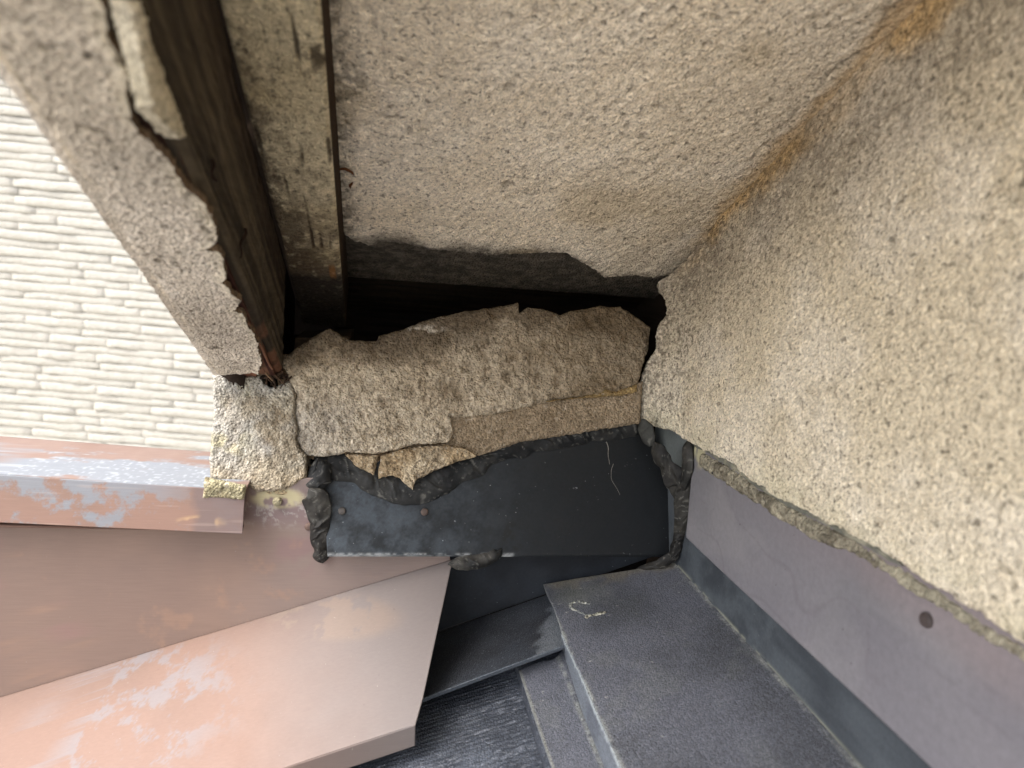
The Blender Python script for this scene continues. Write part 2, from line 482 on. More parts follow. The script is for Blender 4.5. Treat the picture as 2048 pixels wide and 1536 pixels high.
G = coons2(b, t, l, r, uu, vv)
P = G.copy()
Pr = P*A([1.0, .45, .45])+A([0, 0, 0]); rot = P[..., 0]*.5+P[..., 1]
Pst = np.stack([P[..., 0]+.55*P[..., 1], (P[..., 1]-.5*P[..., 0])*.32, P[..., 2]*0], -1)
h, g1, pit = stucco_h(P, 41, 1.1)
h = h+(fbm(Pst, .0042, 3, 44)-.5)*.0020
lipd = np.clip(np.arange(len(vv))[None, :]/7.0, 0, 1)
G -= SOF_U*(h+.0010*lipd)[..., None]
C = stucco_col(P, 41, (234, 220, 197), (240, 228, 208), pit, g1, .35)
Q = topx(np.where(P[..., 1:2] > .1, P, A([0, .3, 0])))
dx = XW-P[..., 0]
C = mix(C, lin(196, 161, 110)*jitter(P, 6, .15)[..., None], (1-ss(dx+(fbm(P, .03, 4, 4)-.5)*.02, .003, .012))*.75*ss(.475-P[..., 1], 0, .05))
C = mix(C, lin(70, 60, 48), (1-ss(np.abs(dx-.010-(fbm(P, .03, 3, 64)-.5)*.02), .0002, .0016))*ss(fbm(P, .025, 2, 65), .48, .6)*.6)
dl = P[..., 0]-l[None, :, 0]
C = mix(C, lin(70, 62, 52), (1-ss(dl+(fbm(P, .02, 3, 14)-.5)*.03, .0, .014))*.65*ss(noise(P, .003, 15), .2, .7))
dt = np.linalg.norm(G-G[:, :1], axis=-1)
m = (1-ss(dt+(fbm(P, .03, 4, 18)-.5)*.02, .0, .012))
C = mix(C, lin(80, 66, 50), m*.5*ss(noise(P, .0025, 19), .25, .65))
xs_ = P[..., 0]; m2 = (1-ss(dt+(fbm(P, .025, 5, 28, .7)-.5)*.026, .0, .020))*ss(xs_, -.04, -.01)*(1-ss(xs_, .08, .13))
C = mix(C, lin(58, 54, 48), m2*.7)
C = mix(C, lin(182, 160, 118), ss(fbm(P, .06, 3, 101), .52, .7)*.35)
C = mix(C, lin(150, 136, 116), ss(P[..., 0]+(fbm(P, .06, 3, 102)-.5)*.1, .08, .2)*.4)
sf = slab('soffit', G, SOF_U*.009, 'stucco', C, None)
tag(sf, 'sloping stuccoed soffit with a torn lower edge under the roof', 'soffit')
# dead leaf shreds caught in the joint beside the batten
def ribbon(name, pts, w, nrm, matn, c, parent=None, th=.0004):
    P_ = resample(pts, np.linspace(0, 1, 14)); T = np.gradient(P_, axis=0); T /= np.linalg.norm(T, axis=1)[:, None]
    S_ = np.cross(T, nrm); ww = w*np.sin(np.linspace(.15, np.pi-.1, 14))[:, None]
    G_ = np.stack([P_-S_*ww, P_+A(nrm)*w*.5, P_+S_*ww], 1)
    return slab(name, G_, -A(nrm)*th, matn, np.tile(c, (14*3, 1)), parent, True)

# ------------------------------------------------------------------ upper roof above the soffit
def sl(x, y, d): return A([x, y, d-.5*y])
V = [sl(x, y, d) for x in (-.135, .6) for y in (-2.2, .75) for d in (SOF_D+.05, SOF_D+.12)]
up_ = add('upper_roof', V, [(0, 1, 3, 2), (4, 6, 7, 5), (0, 4, 5, 1), (2, 3, 7, 6), (0, 2, 6, 4), (1, 5, 7, 3)], 'wood', None, np.tile(lin(70, 58, 48), (8, 1)), smooth=False)
tag(up_, 'dark board deck of the upper roof above the soffit', 'roof')

# ------------------------------------------------------------------ batten (painted wooden strip between soffit and bargeboard)
bx0a, bx0b = U(437, 0, SOF_N, BAT_D), U(602, 640, SOF_N, BAT_D)
bx1a, bx1b = U(640, 0, SOF_N, BAT_D), U(690, 640, SOF_N, BAT_D)
def lineat(a, b_, y):
    t_ = (y-a[1])/(b_[1]-a[1]); return a[0]+(b_[0]-a[0])*t_
ys = np.concatenate([densify(.56, .22, .0008), np.linspace(.22, -2.0, 40)[1:]])
nu = 56
G = np.zeros((nu, len(ys), 3)); uu = np.linspace(0, 1, nu)
for j, y_ in enumerate(ys):
    G[:, j, 0] = lineat(bx0a, bx0b, y_)*(1-uu)+lineat(bx1a, bx1b, y_)*uu
    G[:, j, 1] = y_; G[:, j, 2] = BAT_D-.5*y_
P = G.copy()
h, g1, pit = stucco_h(P, 141, .6)
Pw = P*A([1, .06, .06])
crk = ss(noise(Pw, .0026, 142)+.16*(fbm(P, .004, 3, 143)-.5), .74, .86)*ss(fbm(P, .03, 3, 144), .36, .5)
rnd = np.clip(np.minimum(uu, 1-uu)/.06, 0, 1)[:, None]
G -= SOF_U*(h*.7-crk*.0012-.0015*(1-rnd)**2)[..., None]
C = stucco_col(P, 141, (184, 168, 134), (212, 198, 166), pit, g1, .8)
C = mix(C, lin(52, 40, 28), crk*.85)
wear = ss(P[..., 1]+(fbm(P, .03, 5, 145, .7)-.5)*.16-(uu[:, None]-.3)*.07, .28, .48)
wear = np.maximum(wear, (1-ss(uu[:, None]+(fbm(P, .012, 5, 147, .75)-.5)*.9, -.1, .5))*ss(P[..., 1], .20, .36)*.95)
Pn = P*A([1, .8, .8]); C = mix(C, lin(64, 50, 39), wear*ss(fbm(Pn, .004, 3, 146)+wear*.45, .45, .85)*.9)
C = mix(C, lin(30, 25, 22), ss(P[..., 1]+(fbm(P, .01, 2, 149)-.5)*.01, .468, .482)*.85)  # far end painted dark, standing in for the shade of the cavity
C = mix(C, lin(150, 100, 52), blob(np.stack([uu[:, None]*np.ones_like(P[..., 1]), P[..., 1]], -1), .85, .468, .14, .008)*.7*ss(noise(Pw, .004, 150), .4, .6))
bt = slab('batten', G, SOF_U*.034, 'stucco', C, None, backcol=lin(62, 48, 36))
tag(bt, 'wooden batten with peeling sandy coating, far end coloured dark for cavity shade, between soffit and bargeboard', 'batten')

# ------------------------------------------------------------------ bargeboard: wood core, broken plaster coat
O0, O1 = U(430, 750, SOF_N, BRG_D), U(0, 140, SOF_N, BRG_D)
def oline(y_): return A([lineat(O0, O1, y_), y_, BRG_D-.5*y_])
brg = empty('bargeboard', oline(.40))
tag(brg, 'sloping bargeboard with cracked plaster coat peeling off its dark wood', 'bargeboard')
Dw = BRG_D+.0045
I0, I1 = U(552, 728, SOF_N, Dw), U(254, 0, SOF_N, Dw)
def iline(y_): return lineat(I0, I1, y_)
ys = np.concatenate([densify(.475, .12, .0009), np.linspace(.12, -2.0, 30)[1:]])
# inner (wood) face, from the bottom arris up to the batten
nv = 90; hv = np.linspace(0, 1, nv)
G = np.zeros((len(ys), nv, 3))
for i, y_ in enumerate(ys):
    G[i, :, 0] = iline(y_); G[i, :, 1] = y_; G[i, :, 2] = Dw-.5*y_+hv*(BAT_D+.002-Dw)
P = G.copy()
along = np.stack([P[..., 1]*.04, (P[..., 2]+.5*P[..., 1]), P[..., 0]*0], -1)
gr = fbm(along, .0045, 4, 201, .6)
crk = ss(noise(along, .0035, 203), .80, .92)*ss(fbm(P, .06, 2, 204), .4, .55)
low = np.clip(1-hv/.10, 0, 1)[None, :]
G[..., 0] += (gr-.5)*.0016-crk*.0015-low**2*.004+(fbm(P, .01, 3, 205)-.5)*.0014
C = mix(lin(50, 44, 36), lin(84, 75, 61), ss(gr, .3, .7))
C = mix(C, lin(28, 20, 15), crk*.8)
C = mix(C, lin(46, 34, 27), ss(hv, .45, .95)[None, :]*np.ones_like(gr)*.6)
C = mix(C, lin(132, 90, 68), (low > 0)*ss(fbm(P, .02, 3, 207), .35, .6)*.6*ss(y_*0+P[..., 1], .36, .43))
C = C*jitter(P, 208, .2, .008)[..., None]
slab('wood_face', G, (-.012, 0, 0), 'wood', C, brg)
# underside of the core, showing where the coat has gone
xs = np.linspace(0, 1, 26)
G = np.zeros((26, len(ys), 3))
for j, y_ in enumerate(ys):
    a_, b_ = oline(y_)[0]+.001, iline(y_)-.0035
    G[:, j, 0] = a_+(b_-a_)*xs; G[:, j, 1] = y_; G[:, j, 2] = Dw-.5*y_
P = G.copy()
along = np.stack([P[..., 0], P[..., 1]*.05, P[..., 2]*.05], -1)
gr = fbm(along, .004, 4, 211, .6)
G[..., 2] += (gr-.5)*.003
C = mix(lin(58, 34, 27), lin(140, 98, 78), ss(gr, .35, .68)*ss(P[..., 1], .30, .44))
C = mix(C, lin(40, 27, 22), (1-ss(P[..., 1], .2, .36))*.8)
slab('wood_underside', G, A([0, 0, .012]), 'wood', C, brg)
# plaster coat on the underside
tornpx = [(517, 745), (523, 722), (511, 676), (490, 640), (486, 628), (466, 622), (484, 606), (478, 597), (458, 575), (446, 560), (456, 548), (447, 520), (436, 505), (410, 500), (428, 489), (438, 477), (424, 441), (407, 404), (384, 388), (362, 363), (345, 330), (328, 308), (300, 284), (280, 270), (262, 238), (254, 205), (256, 148), (239, 113), (211, 62), (205, 0)]
Tn = UL(tornpx, SOF_N, BRG_D)
e2 = Tn[-1]; y2 = -2.0
Tn.append(A([oline(-.1)[0]+.042, -.1, BRG_D+.05])); Tn.append(A([oline(y2)[0]+.038, y2, BRG_D-.5*y2]))
vv = np.concatenate([densify(0, .36, .0008), np.linspace(.36, 2.6, 50)[1:]]); vv = vv/vv[-1]
ipath = rough(resample(Tn, vv), .0020, .005, SOF_U, 221)
opath = np.stack([oline(y_) for y_ in ipath[:, 1]])
opath[:, 0] += (fbm(opath, .02, 3, 222)-.5)*.0010
y0 = .462
opath[0] = oline(y0); opath[1:6, 1] = np.linspace(y0, opath[6, 1], 7)[1:6]; 
for q_ in range(6): opath[q_] = oline(opath[q_, 1])
nu = 64; uu = np.linspace(0, 1, nu)
G = opath[None]*(1-uu)[:, None, None]+ipath[None]*uu[:, None, None]
P = G.copy()
h, g1, pit = stucco_h(P, 231, 1.0)
r_ = np.clip(np.minimum(uu*40, 8)/8, 0, 1)[:, None]
lift = ss(uu, .85, 1)[:, None]*ss(fbm(P[-1:, :], .03, 2, 236), .45, .7)*.0015
G -= SOF_U*(h-.0016*(1-r_)**2+lift)[..., None]
C = stucco_col(P, 231, (198, 187, 170), (220, 210, 195), pit, g1, 1.0)
C = mix(C, lin(196, 172, 128), (1-ss(uu, .0, .16))[:, None]*ss(fbm(P, .05, 3, 239), .3, .6)*.55)
C = mix(C, lin(206, 196, 160), ss(uu, .8, .98)[:, None]*ss(fbm(P, .04, 2, 240), .35, .6)*.2)
C = mix(C, lin(150, 142, 130), ss(fbm(P, .08, 3, 241), .55, .75)*.3)
slab('plaster_coat', G, SOF_U*.0032, 'stucco', C, brg, backcol=lin(110, 92, 74))
# outer side of the board, coated too
hv = np.linspace(0, 1, 60); ys3 = np.concatenate([densify(.462, .1, .002), np.linspace(.1, -2., 30)[1:]])
G = np.zeros((len(ys3), 60, 3))
for i, y_ in enumerate(ys3):
    o_ = oline(y_); G[i, :, 0] = o_[0]-.0012; G[i, :, 1] = y_; G[i, :, 2] = o_[2]+.0008+hv*(SOF_D+.05-BRG_D)
P = G.copy(); h, g1, pit = stucco_h(P, 251); G[..., 0] -= h
slab('plaster_side', G, (.008, 0, 0), 'stucco', stucco_col(P, 251, (198, 187, 170), (220, 210, 195), pit, g1), brg)
# flake of coat still clinging to the inner face
FLN = A([1., 0, 0]); xfl = iline(.25)+.0012
flL = [(244, 0), (256, 40), (276, 118), (290, 180), (310, 232), (338, 264), (354, 277)]
flR = [(268, 0), (284, 36), (292, 82), (316, 135), (338, 186), (356, 232), (368, 272)]
a_ = resample(UL(flL, FLN, xfl), np.linspace(0, 1, 140)); b_ = resample(UL(flR, FLN, xfl), np.linspace(0, 1, 140))
a_ = rough(a_, .0012, .008, FLN, 261); b_ = rough(b_, .0012, .008, FLN, 262)
uu = np.linspace(0, 1, 40)
G = a_[None]*(1-uu)[:, None, None]+b_[None]*uu[:, None, None]
P = G.copy(); h, g1, pit = stucco_h(P, 263)
G[..., 0] += h+.0008*np.sin(np.pi*uu)[:, None]+np.interp(P[..., 1], [.1, .3, .5], [iline(.1), iline(.3), iline(.5)])-iline(.25)
slab('plaster_flake', G, (-.004, 0, 0), 'stucco', stucco_col(P, 263, (198, 188, 164), (216, 207, 186), pit, g1), brg)

# ------------------------------------------------------------------ inside the torn eave
cav = empty('eave_framing', (0.05, .6, -.07))
tag(cav, 'dark old boards of the eave framing seen through the torn gap, deepest coloured near black for shade, with added light blocks', 'framing')
def board(name, pxq, n, d, back, c0, c1, seed, grain, parent=cav, res=70, amp=.0012, dirt=.0, matn='wood'):
    q = [U(x, y, n, d) for x, y in pxq]              # bl, br, tr, tl
    nu_, nv_ = res*2, res
    b_ = resample([q[0], q[1]], np.linspace(0, 1, nu_)); t_ = resample([q[3], q[2]], np.linspace(0, 1, nu_))
    l_ = resample([q[0], q[3]], np.linspace(0, 1, nv_)); r2 = resample([q[1], q[2]], np.linspace(0, 1, nv_))
    G_ = coons(b_, t_, l_, r2); P_ = G_.copy()
    gg = fbm(P_*A(grain), .004, 4, seed, .6)
    nn = A(n)/np.linalg.norm(n)
    G_ = G_-nn*((gg-.5)*amp)[..., None]
    C_ = mix(lin(*c0), lin(*c1), ss(gg, .3, .7))*jitter(P_, seed+3, .25, .012)[..., None]
    return slab(name, G_, A(back), matn, C_, parent)
board('board', [(676, 552), (1345, 600), (1360, 500), (676, 440)], SOF_N, SOF_D+.0075, SOF_U*.012, (74, 69, 62), (104, 96, 85), 301, (.8, 1, 1), matn='mortar')
board('board', [(676, 640), (1345, 660), (1345, 588), (676, 546)], SOF_N, SOF_D+.017, SOF_U*.012, (34, 29, 25), (56, 45, 36), 311, (.1, 1, 1))  # colour darkened to carry the shade inside the gap
board('board', [(670, 720), (1350, 720), (1350, 600), (670, 600)], A([0, 1., 0]), .64, (0, .02, 0), (16, 13, 11), (30, 22, 18), 321, (.1, 1, 1))  # near-black colour paints the unlit void behind the gap
board('nailer', [(585, 730), (700, 735), (700, 672), (590, 676)], A([0, 1., 0]), .515, (0, .05, 0), (50, 41, 33), (84, 70, 55), 331, (.1, 1, 1), res=30)
box('end_light_block', -.108, -.094, .47, .74, -.16, .06, 'wood', cav, lin(45, 36, 30))  # added to close the cavity on the left against stray light
box('side_light_block', .216, .232, .44, .74, -.3, .12, 'wood', cav, lin(45, 36, 30))  # hidden board added to stop a light leak at the right
box('back_light_block', -.108, .25, .70, .72, -.4, .1, 'wood', cav, lin(40, 32, 27))  # added behind the cavity to keep it dark
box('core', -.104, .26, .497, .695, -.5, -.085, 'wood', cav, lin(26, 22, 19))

# ------------------------------------------------------------------ mortar end wall, cracked into slabs
mor = empty('mortar_end', (0.04, .45, -.165))
tag(mor, 'cracked sandy mortar slab closing the eave above the black flashing', 'mortar')
def mslab(name, B, T, L, R, off, res, seed, c0, c1, thick=.010, amp=1.0, roughe=.0012, parent=mor, colf=None, bul=.004, n=MOR_N, d=MOR_D, tint=None):
    nu_, nv_ = res
    dd = d+off
    q = lambda pts, k: resample(UL(pts, n, dd), np.linspace(0, 1, k))
    nn = A(n)/np.linalg.norm(n)
    b_, t_, l_, r2 = q(B, nu_), q(T, nu_), q(L, nv_), q(R, nv_)
    b_ = rough(b_, roughe, .008, nn, seed); t_ = rough(t_, roughe, .008, nn, seed+1)
    l_ = rough(l_, roughe*.5, .008, nn, seed+2); r2 = rough(r2, roughe*.5, .008, nn, seed+3)
    G_ = coons(b_, t_, l_, r2); P_ = G_.copy()
    g1_ = noise(P_, .0026, seed+5); g2_ = noise(P_, .0014, seed+6)
    Pd = np.stack([P_[..., 0]+.45*P_[..., 2], (P_[..., 2]-.5*P_[..., 0])*.6, P_[..., 1]*0], -1)
    h_ = (fbm(P_, .03, 3, seed+7)-.5)*bul+(fbm(Pd, .0060, 3, seed+8)-.5)*.0040*amp+(g1_-.5)*.0013*amp+(g2_-.5)*.0010*amp
    iu = np.minimum(np.arange(nu_), np.arange(nu_)[::-1])[:, None]; iv = np.minimum(np.arange(nv_), np.arange(nv_)[::-1])[None]
    ed = 1-np.clip(np.minimum(iu, iv)/6.0, 0, 1)
    h_ = h_-ed**2*.0018
    G_ = G_-nn*h_[..., None]
    t1 = ss(fbm(P_, .03, 4, seed+9), .35, .65)
    C_ = mix(lin(*c0), lin(*c1), t1)
    hollow = ss(-((fbm(Pd, .0060, 3, seed+8)-.5)), .05, .25)
    C_ = mix(C_, lin(104, 86, 64), hollow*.5*ss(noise(P_, .01, seed+12), .2, .6))
    C_ = C_*(.80+.42*g1_)[..., None]
    C_ = mix(C_, lin(225, 214, 195), ss(noise(P_, .0020, seed+13), .78, .9)*.35)
    C_ = mix(C_, lin(70, 58, 46), ss(noise(P_, .0024, seed+14), .74, .9)*.5)
    if colf: C_ = colf(C_, P_, topx(P_))
    return slab(name, G_, nn*thick, 'mortar', C_, parent)

def top_shade(C_, P_, Q_):
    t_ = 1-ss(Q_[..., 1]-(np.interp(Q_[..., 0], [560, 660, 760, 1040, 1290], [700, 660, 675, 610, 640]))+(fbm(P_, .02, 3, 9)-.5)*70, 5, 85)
    C_ = mix(C_, lin(78, 66, 53), t_*.75)  # shade under the soffit painted into the top of the mortar
    C_ = mix(C_, lin(104, 87, 64), ss(Q_[..., 0], 840, 1240)*.55)  # painted darker towards the right
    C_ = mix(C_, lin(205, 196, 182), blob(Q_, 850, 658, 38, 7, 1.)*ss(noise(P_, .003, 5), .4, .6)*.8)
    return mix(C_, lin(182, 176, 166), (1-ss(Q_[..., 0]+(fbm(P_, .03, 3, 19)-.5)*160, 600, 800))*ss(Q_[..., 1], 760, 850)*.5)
crack = [(613, 911), (601, 900), (591, 878), (596, 858), (589, 830), (593, 789), (580, 764), (574, 746), (562, 731), (560, 721)]
mslab('mortar_slab',
      [(613, 911), (641, 915), (675, 911), (692, 905), (757, 908), (784, 901), (829, 891), (897, 886), (906, 868), (903, 836), (982, 829), (1017, 823), (1107, 801), (1209, 790), (1250, 783), (1279, 768)],
      [(560, 721), (572, 711), (589, 697), (623, 675), (659, 656), (675, 666), (685, 674), (705, 681), (753, 681), (757, 671), (818, 654), (869, 634), (962, 617), (1036, 606), (1034, 628), (1056, 615), (1087, 617), (1121, 630), (1138, 623), (1197, 611), (1240, 613), (1267, 630), (1300, 654)],
      crack, [(1279, 768), (1285, 735), (1300, 695), (1300, 654)], 0, (380, 150), 401, (163, 148, 126), (190, 176, 154), colf=top_shade, thick=.012)
def left_tint(C_, P_, Q_):
    C_ = mix(C_, lin(168, 166, 161), ss(fbm(P_, .03, 3, 431), .35, .6)*(1-ss(Q_[..., 0], 520, 640))*.65)
    C_ = mix(C_, lin(168, 159, 116), ss(fbm(P_, .015, 3, 433), .5, .66)*(1-ss(Q_[..., 0], 425, 540))*.55)
    C_ = mix(C_, lin(120, 118, 112), ss(fbm(P_, .02, 3, 435), .58, .72)*.45)
    return mix(C_, lin(170, 154, 128), ss(Q_[..., 1]+(fbm(P_, .02, 2, 436)-.5)*60, 900, 960)*.4)
mslab('mortar_slab', [(420, 958), (463, 968), (494, 972), (511, 983), (541, 984), (569, 979), (589, 969), (613, 955)],
      [(424, 748), (462, 750), (500, 750), (516, 748), (525, 766), (540, 772), (560, 766), (578, 760)],
      [(420, 958), (418, 920), (421, 880), (426, 830), (425, 790), (424, 748)], [(613, 955), (613, 930), (612, 910), (601, 900), (591, 878), (596, 858), (589, 830), (593, 789), (579, 761)],
      .0, (170, 190), 441, (142, 131, 113), (164, 156, 140), colf=left_tint, thick=.03, bul=.005, amp=.6, n=A([0, 1., -.31]), d=.4982)
mslab('mortar_chip', [(696, 917), (712, 932), (735, 944), (748, 952)], [(690, 909), (712, 909), (735, 912), (757, 911)], [(696, 917), (692, 913), (690, 909)], [(748, 952), (752, 935), (757, 911)], .000, (50, 36), 451, (160, 140, 112), (180, 162, 134))
mslab('mortar_chip', [(757, 958), (786, 950), (800, 957), (815, 972), (826, 982), (832, 964), (862, 945), (905, 928), (952, 914)],
      [(760, 913), (784, 905), (829, 895), (870, 892), (897, 890), (935, 897), (952, 910)], [(757, 958), (756, 940), (760, 925), (760, 913)], [(952, 914), (953, 912), (952, 910)], -.0025, (130, 70), 461, (162, 142, 113), (188, 172, 146))
def rec_tint(C_, P_, Q_):
    return mix(C_, lin(128, 110, 88), .35*np.ones(P_.shape[:2]))  # even brown tint over the whole recessed slab
mslab('mortar_slab', [(893, 896), (952, 915), (1000, 900), (1030, 888), (1060, 882), (1130, 872), (1200, 860), (1282, 848)], [(893, 828), (982, 822), (1017, 816), (1107, 794), (1209, 783), (1288, 762)],
      [(893, 896), (893, 860), (893, 828)], [(1282, 848), (1284, 800), (1288, 762)], .0045, (240, 70), 471, (152, 136, 114), (170, 153, 129), colf=rec_tint, amp=.45, bul=.002)
mslab('mortar_backing', [(610, 918), (700, 925), (757, 962), (820, 972), (880, 945), (960, 905), (1000, 880)], [(545, 705), (700, 720), (757, 715), (820, 700), (880, 690), (960, 680), (1000, 670)],
      [(610, 918), (560, 800), (545, 705)], [(1000, 880), (1000, 770), (1000, 670)], .006, (120, 70), 481, (110, 92, 72), (130, 112, 90), amp=.3)
mslab('mortar_chip', [(511, 988), (541, 990), (569, 990), (600, 985), (620, 975)], [(505, 972), (541, 975), (569, 970), (600, 960), (618, 950)], [(511, 988), (508, 980), (505, 972)], [(620, 975), (619, 962), (618, 950)], -.0015, (70, 24), 491, (186, 166, 132), (204, 186, 152))
# old yellow filler squeezed along the ledge at the wall corner
mslab('filler_bead', [(1095, 804), (1150, 797), (1200, 795), (1235, 793), (1276, 783)], [(1095, 802), (1150, 795), (1190, 788), (1212, 779), (1235, 783), (1276, 768)], [(1095, 804), (1095, 802)], [(1276, 783), (1276, 768)], -.0022, (110, 12), 495, (140, 118, 82), (160, 136, 94), amp=.6, thick=.006, bul=.001)

# ------------------------------------------------------------------ sheet-metal helpers
def sheet(name, B, T, L, R, n, d, res, matn, colf, parent=None, thick=.0009, dent=.0006, seed=0, world=False):
    nu_, nv_ = res; n = A(n, float); nn = n/np.linalg.norm(n)
    cv = (lambda p: p) if world else (lambda p: UL(p, n, d))
    q = lambda pts, k: resample(cv(pts), np.linspace(0, 1, k))
    G_ = coons(q(B, nu_), q(T, nu_), q(L, nv_), q(R, nv_)); P_ = G_.copy()
    G_ = G_+nn*((fbm(P_, .06, 2, seed)-.5)*dent)[..., None]
    return slab(name, G_, nn*thick, matn, colf(P_, topx(P_)), parent)

def nail(name, px, py, n, d, rad, parent, c, matn='sealant', out=.0016, ctr=None):
    n = A(n, float); nn = n/np.linalg.norm(n)
    c0 = U(px, py, n, d) if ctr is None else ctr
    a1 = np.cross(nn, A([0, 0, 1.])); a1 /= np.linalg.norm(a1); a2 = np.cross(nn, a1)
    rings = [(1.0, .0008), (1.0, -out*.55), (.86, -out*.9), (.45, -out), (.0, -out)]
    V_, F_ = [], []
    k = 18
    for rr, oo in rings:
        for i in range(k):
            th = 2*math.pi*i/k; V_.append(c0+rad*rr*(a1*math.cos(th)+a2*math.sin(th))+nn*oo)
    for j in range(len(rings)-1):
        for i in range(k):
            F_.append((j*k+i, j*k+(i+1) % k, (j+1)*k+(i+1) % k, (j+1)*k+i))
    P_ = A(V_)
    C_ = c*jitter(P_, int(px), .35, .0025)[:, None]
    return add(name, V_, F_, matn, parent, C_)

# black flashing panel --------------------------------------------------
def c_black(P_, Q_):
    C_ = lin(28, 31, 34)*np.ones(P_.shape)
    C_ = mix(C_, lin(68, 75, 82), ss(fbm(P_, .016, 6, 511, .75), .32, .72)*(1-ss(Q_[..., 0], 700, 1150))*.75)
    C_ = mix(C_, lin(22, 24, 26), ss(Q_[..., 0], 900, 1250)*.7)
    ln = ss(Q_[..., 1], 1104, 1109)*(1-ss(Q_[..., 0]+(fbm(P_, .01, 2, 5)-.5)*120, 1000, 1060))
    C_ = mix(C_, lin(170, 172, 172), ln*ss(fbm(P_, .006, 4, 512, .7), .35, .65)*.55)
    sp = blob(Q_, 1013, 1065, 16, 22)*0+blob(Q_, 1022, 1060, 12, 18)+blob(Q_, 1034, 1092, 10, 11)+blob(Q_, 1012, 1072, 9, 12)
    C_ = mix(C_, lin(26, 26, 26), np.clip(sp, 0, 1)*ss(noise(P_, .0018, 513), .3, .55)*.8)
    return C_
bp_ = empty('black_flashing', U(1000, 1112, PAN_N, PAN_D))
tag(bp_, 'black metal flashing panel nailed below the broken mortar', 'flashing')
sheet('panel', [(655, 1112), (900, 1112), (1100, 1113), (1344, 1113)], [(636, 890), (800, 875), (1050, 860), (1282, 842)], [(655, 1112), (648, 1000), (636, 890)], [(1344, 1113), (1348, 1020), (1335, 940), (1282, 842)], PAN_N, PAN_D, (330, 110), 'paint_black', c_black, bp_, dent=.0010, seed=515)
hem = UL([(655, 1112), (900, 1112), (1100, 1113), (1344, 1113)], PAN_N, PAN_D)
h2 = [p+A([0, .006, -.0006]) for p in hem]
sheet('hem', [p-A([0, .0004, .0002]) for p in hem], h2, [hem[0]-A([0, .0004, .0002]), h2[0]], [hem[-1]-A([0, .0004, .0002]), h2[-1]], (0, 0, 1), 0, (80, 4), 'paint_black', c_black, bp_, dent=0, world=True)
nail('nail', 684, 1022, PAN_N, PAN_D-.0004, .0026, bp_, lin(72, 68, 65))
nail('nail', 849, 1024, PAN_N, PAN_D-.0004, .0026, bp_, lin(82, 70, 64))

# brown sheet at the left, below the coping --------------------------------
YS = .452
fa, fb = U(905, 1121, (0, 1, 0), YS), U(0, 1397, (0, 1, 0), YS)
def foldz(x): return fa[2]+(x-fa[0])*(fa[2]-fb[2])/(fa[0]-fb[0])
def c_brown(P_, Q_):
    C_ = mix(lin(118, 99, 90), lin(127, 106, 95), ss(fbm(P_, .08, 4, 521), .35, .65))
    C_ = mix(C_, lin(120, 110, 107), ss(Q_[..., 0]+(fbm(P_, .04, 3, 522)-.5)*200, 420, 640)*.55)
    C_ = mix(C_, lin(122, 100, 98), blob(Q_, 600, 1090, 70, 60)*ss(fbm(P_, .02, 3, 523), .35, .6)*.8)
    C_ = mix(C_, lin(112, 96, 98), blob(Q_, 560, 1010, 90, 35)*.7)
    C_ = mix(C_, lin(160, 155, 150), blob(Q_, 560, 1015, 85, 34)*ss(fbm(P_, .004, 4, 524, .8), .52, .66)*.6)
    C_ = mix(C_, lin(168, 159, 128), blob(Q_, 555, 996, 52, 20, .5)*ss(fbm(P_, .008, 3, 525), .35, .5))
    C_ = mix(C_, lin(150, 118, 97), (ss(fbm(P_, .018, 5, 526, .65), .6, .78))*.3)
    Ps = P_*A([1, 1, .25]); C_ = mix(C_, lin(128, 100, 96), ss(fbm(Ps, .018, 3, 527), .62, .74)*(1-ss(Q_[..., 0], 150, 420))*.5)
    return C_
bs = empty('brown_flashing', (-.1, YS, foldz(-.1)))
tag(bs, 'faded brown metal sheet standing below the coping', 'flashing')
xl = -.85
Bw = [A([xl, YS, foldz(xl)-.005]), A([-.25, YS, foldz(-.25)-.005]), fa+A([.0, 0, -.005])]
Tw = [A([xl, YS, -.155])] + UL([(330, 1000), (560, 960), (632, 955)], (0, 1, 0), YS)
Rw = [Bw[-1]]+UL([(895, 1095), (700, 1060), (650, 1010), (632, 955)], (0, 1, 0), YS)
us_ = np.concatenate([np.linspace(0, .76, 40)[:-1], np.linspace(.76, 1, 330)])
def sheet_w(name, B, T, L, R, usb, nv_, matn, colf, parent, thickv, seed=0, dent=.0008, dn=(0, 1, 0), ust=None):
    v_ = np.linspace(0, 1, nv_)
    b_, t_ = resample(B, usb), resample(T, usb if ust is None else ust)
    G_ = coons2(b_, t_, resample(L, v_), resample(R, v_), usb, v_); P_ = G_.copy()
    G_ = G_+A(dn)*((fbm(P_, .07, 2, seed)-.5)*dent)[..., None]
    Pq = np.where((P_ @ FW)[..., None] > .05, P_, A([0, .5, 0]))
    return slab(name, G_, A(thickv), matn, colf(P_, topx(Pq)), parent)
sheet_w('sheet', Bw, Tw, [Bw[0], Tw[0]], Rw, us_, 130, 'paint_brown', c_brown, bs, (0, .0012, 0), 531)
nail('nail', 617, 1053, (0, 1, 0), YS-.0003, .0026, bs, lin(104, 86, 78))
nail('nail', 555, 1002, (0, 1, 0), YS-.0003, .0030, bs, lin(165, 157, 130), 'mortar', .0035)

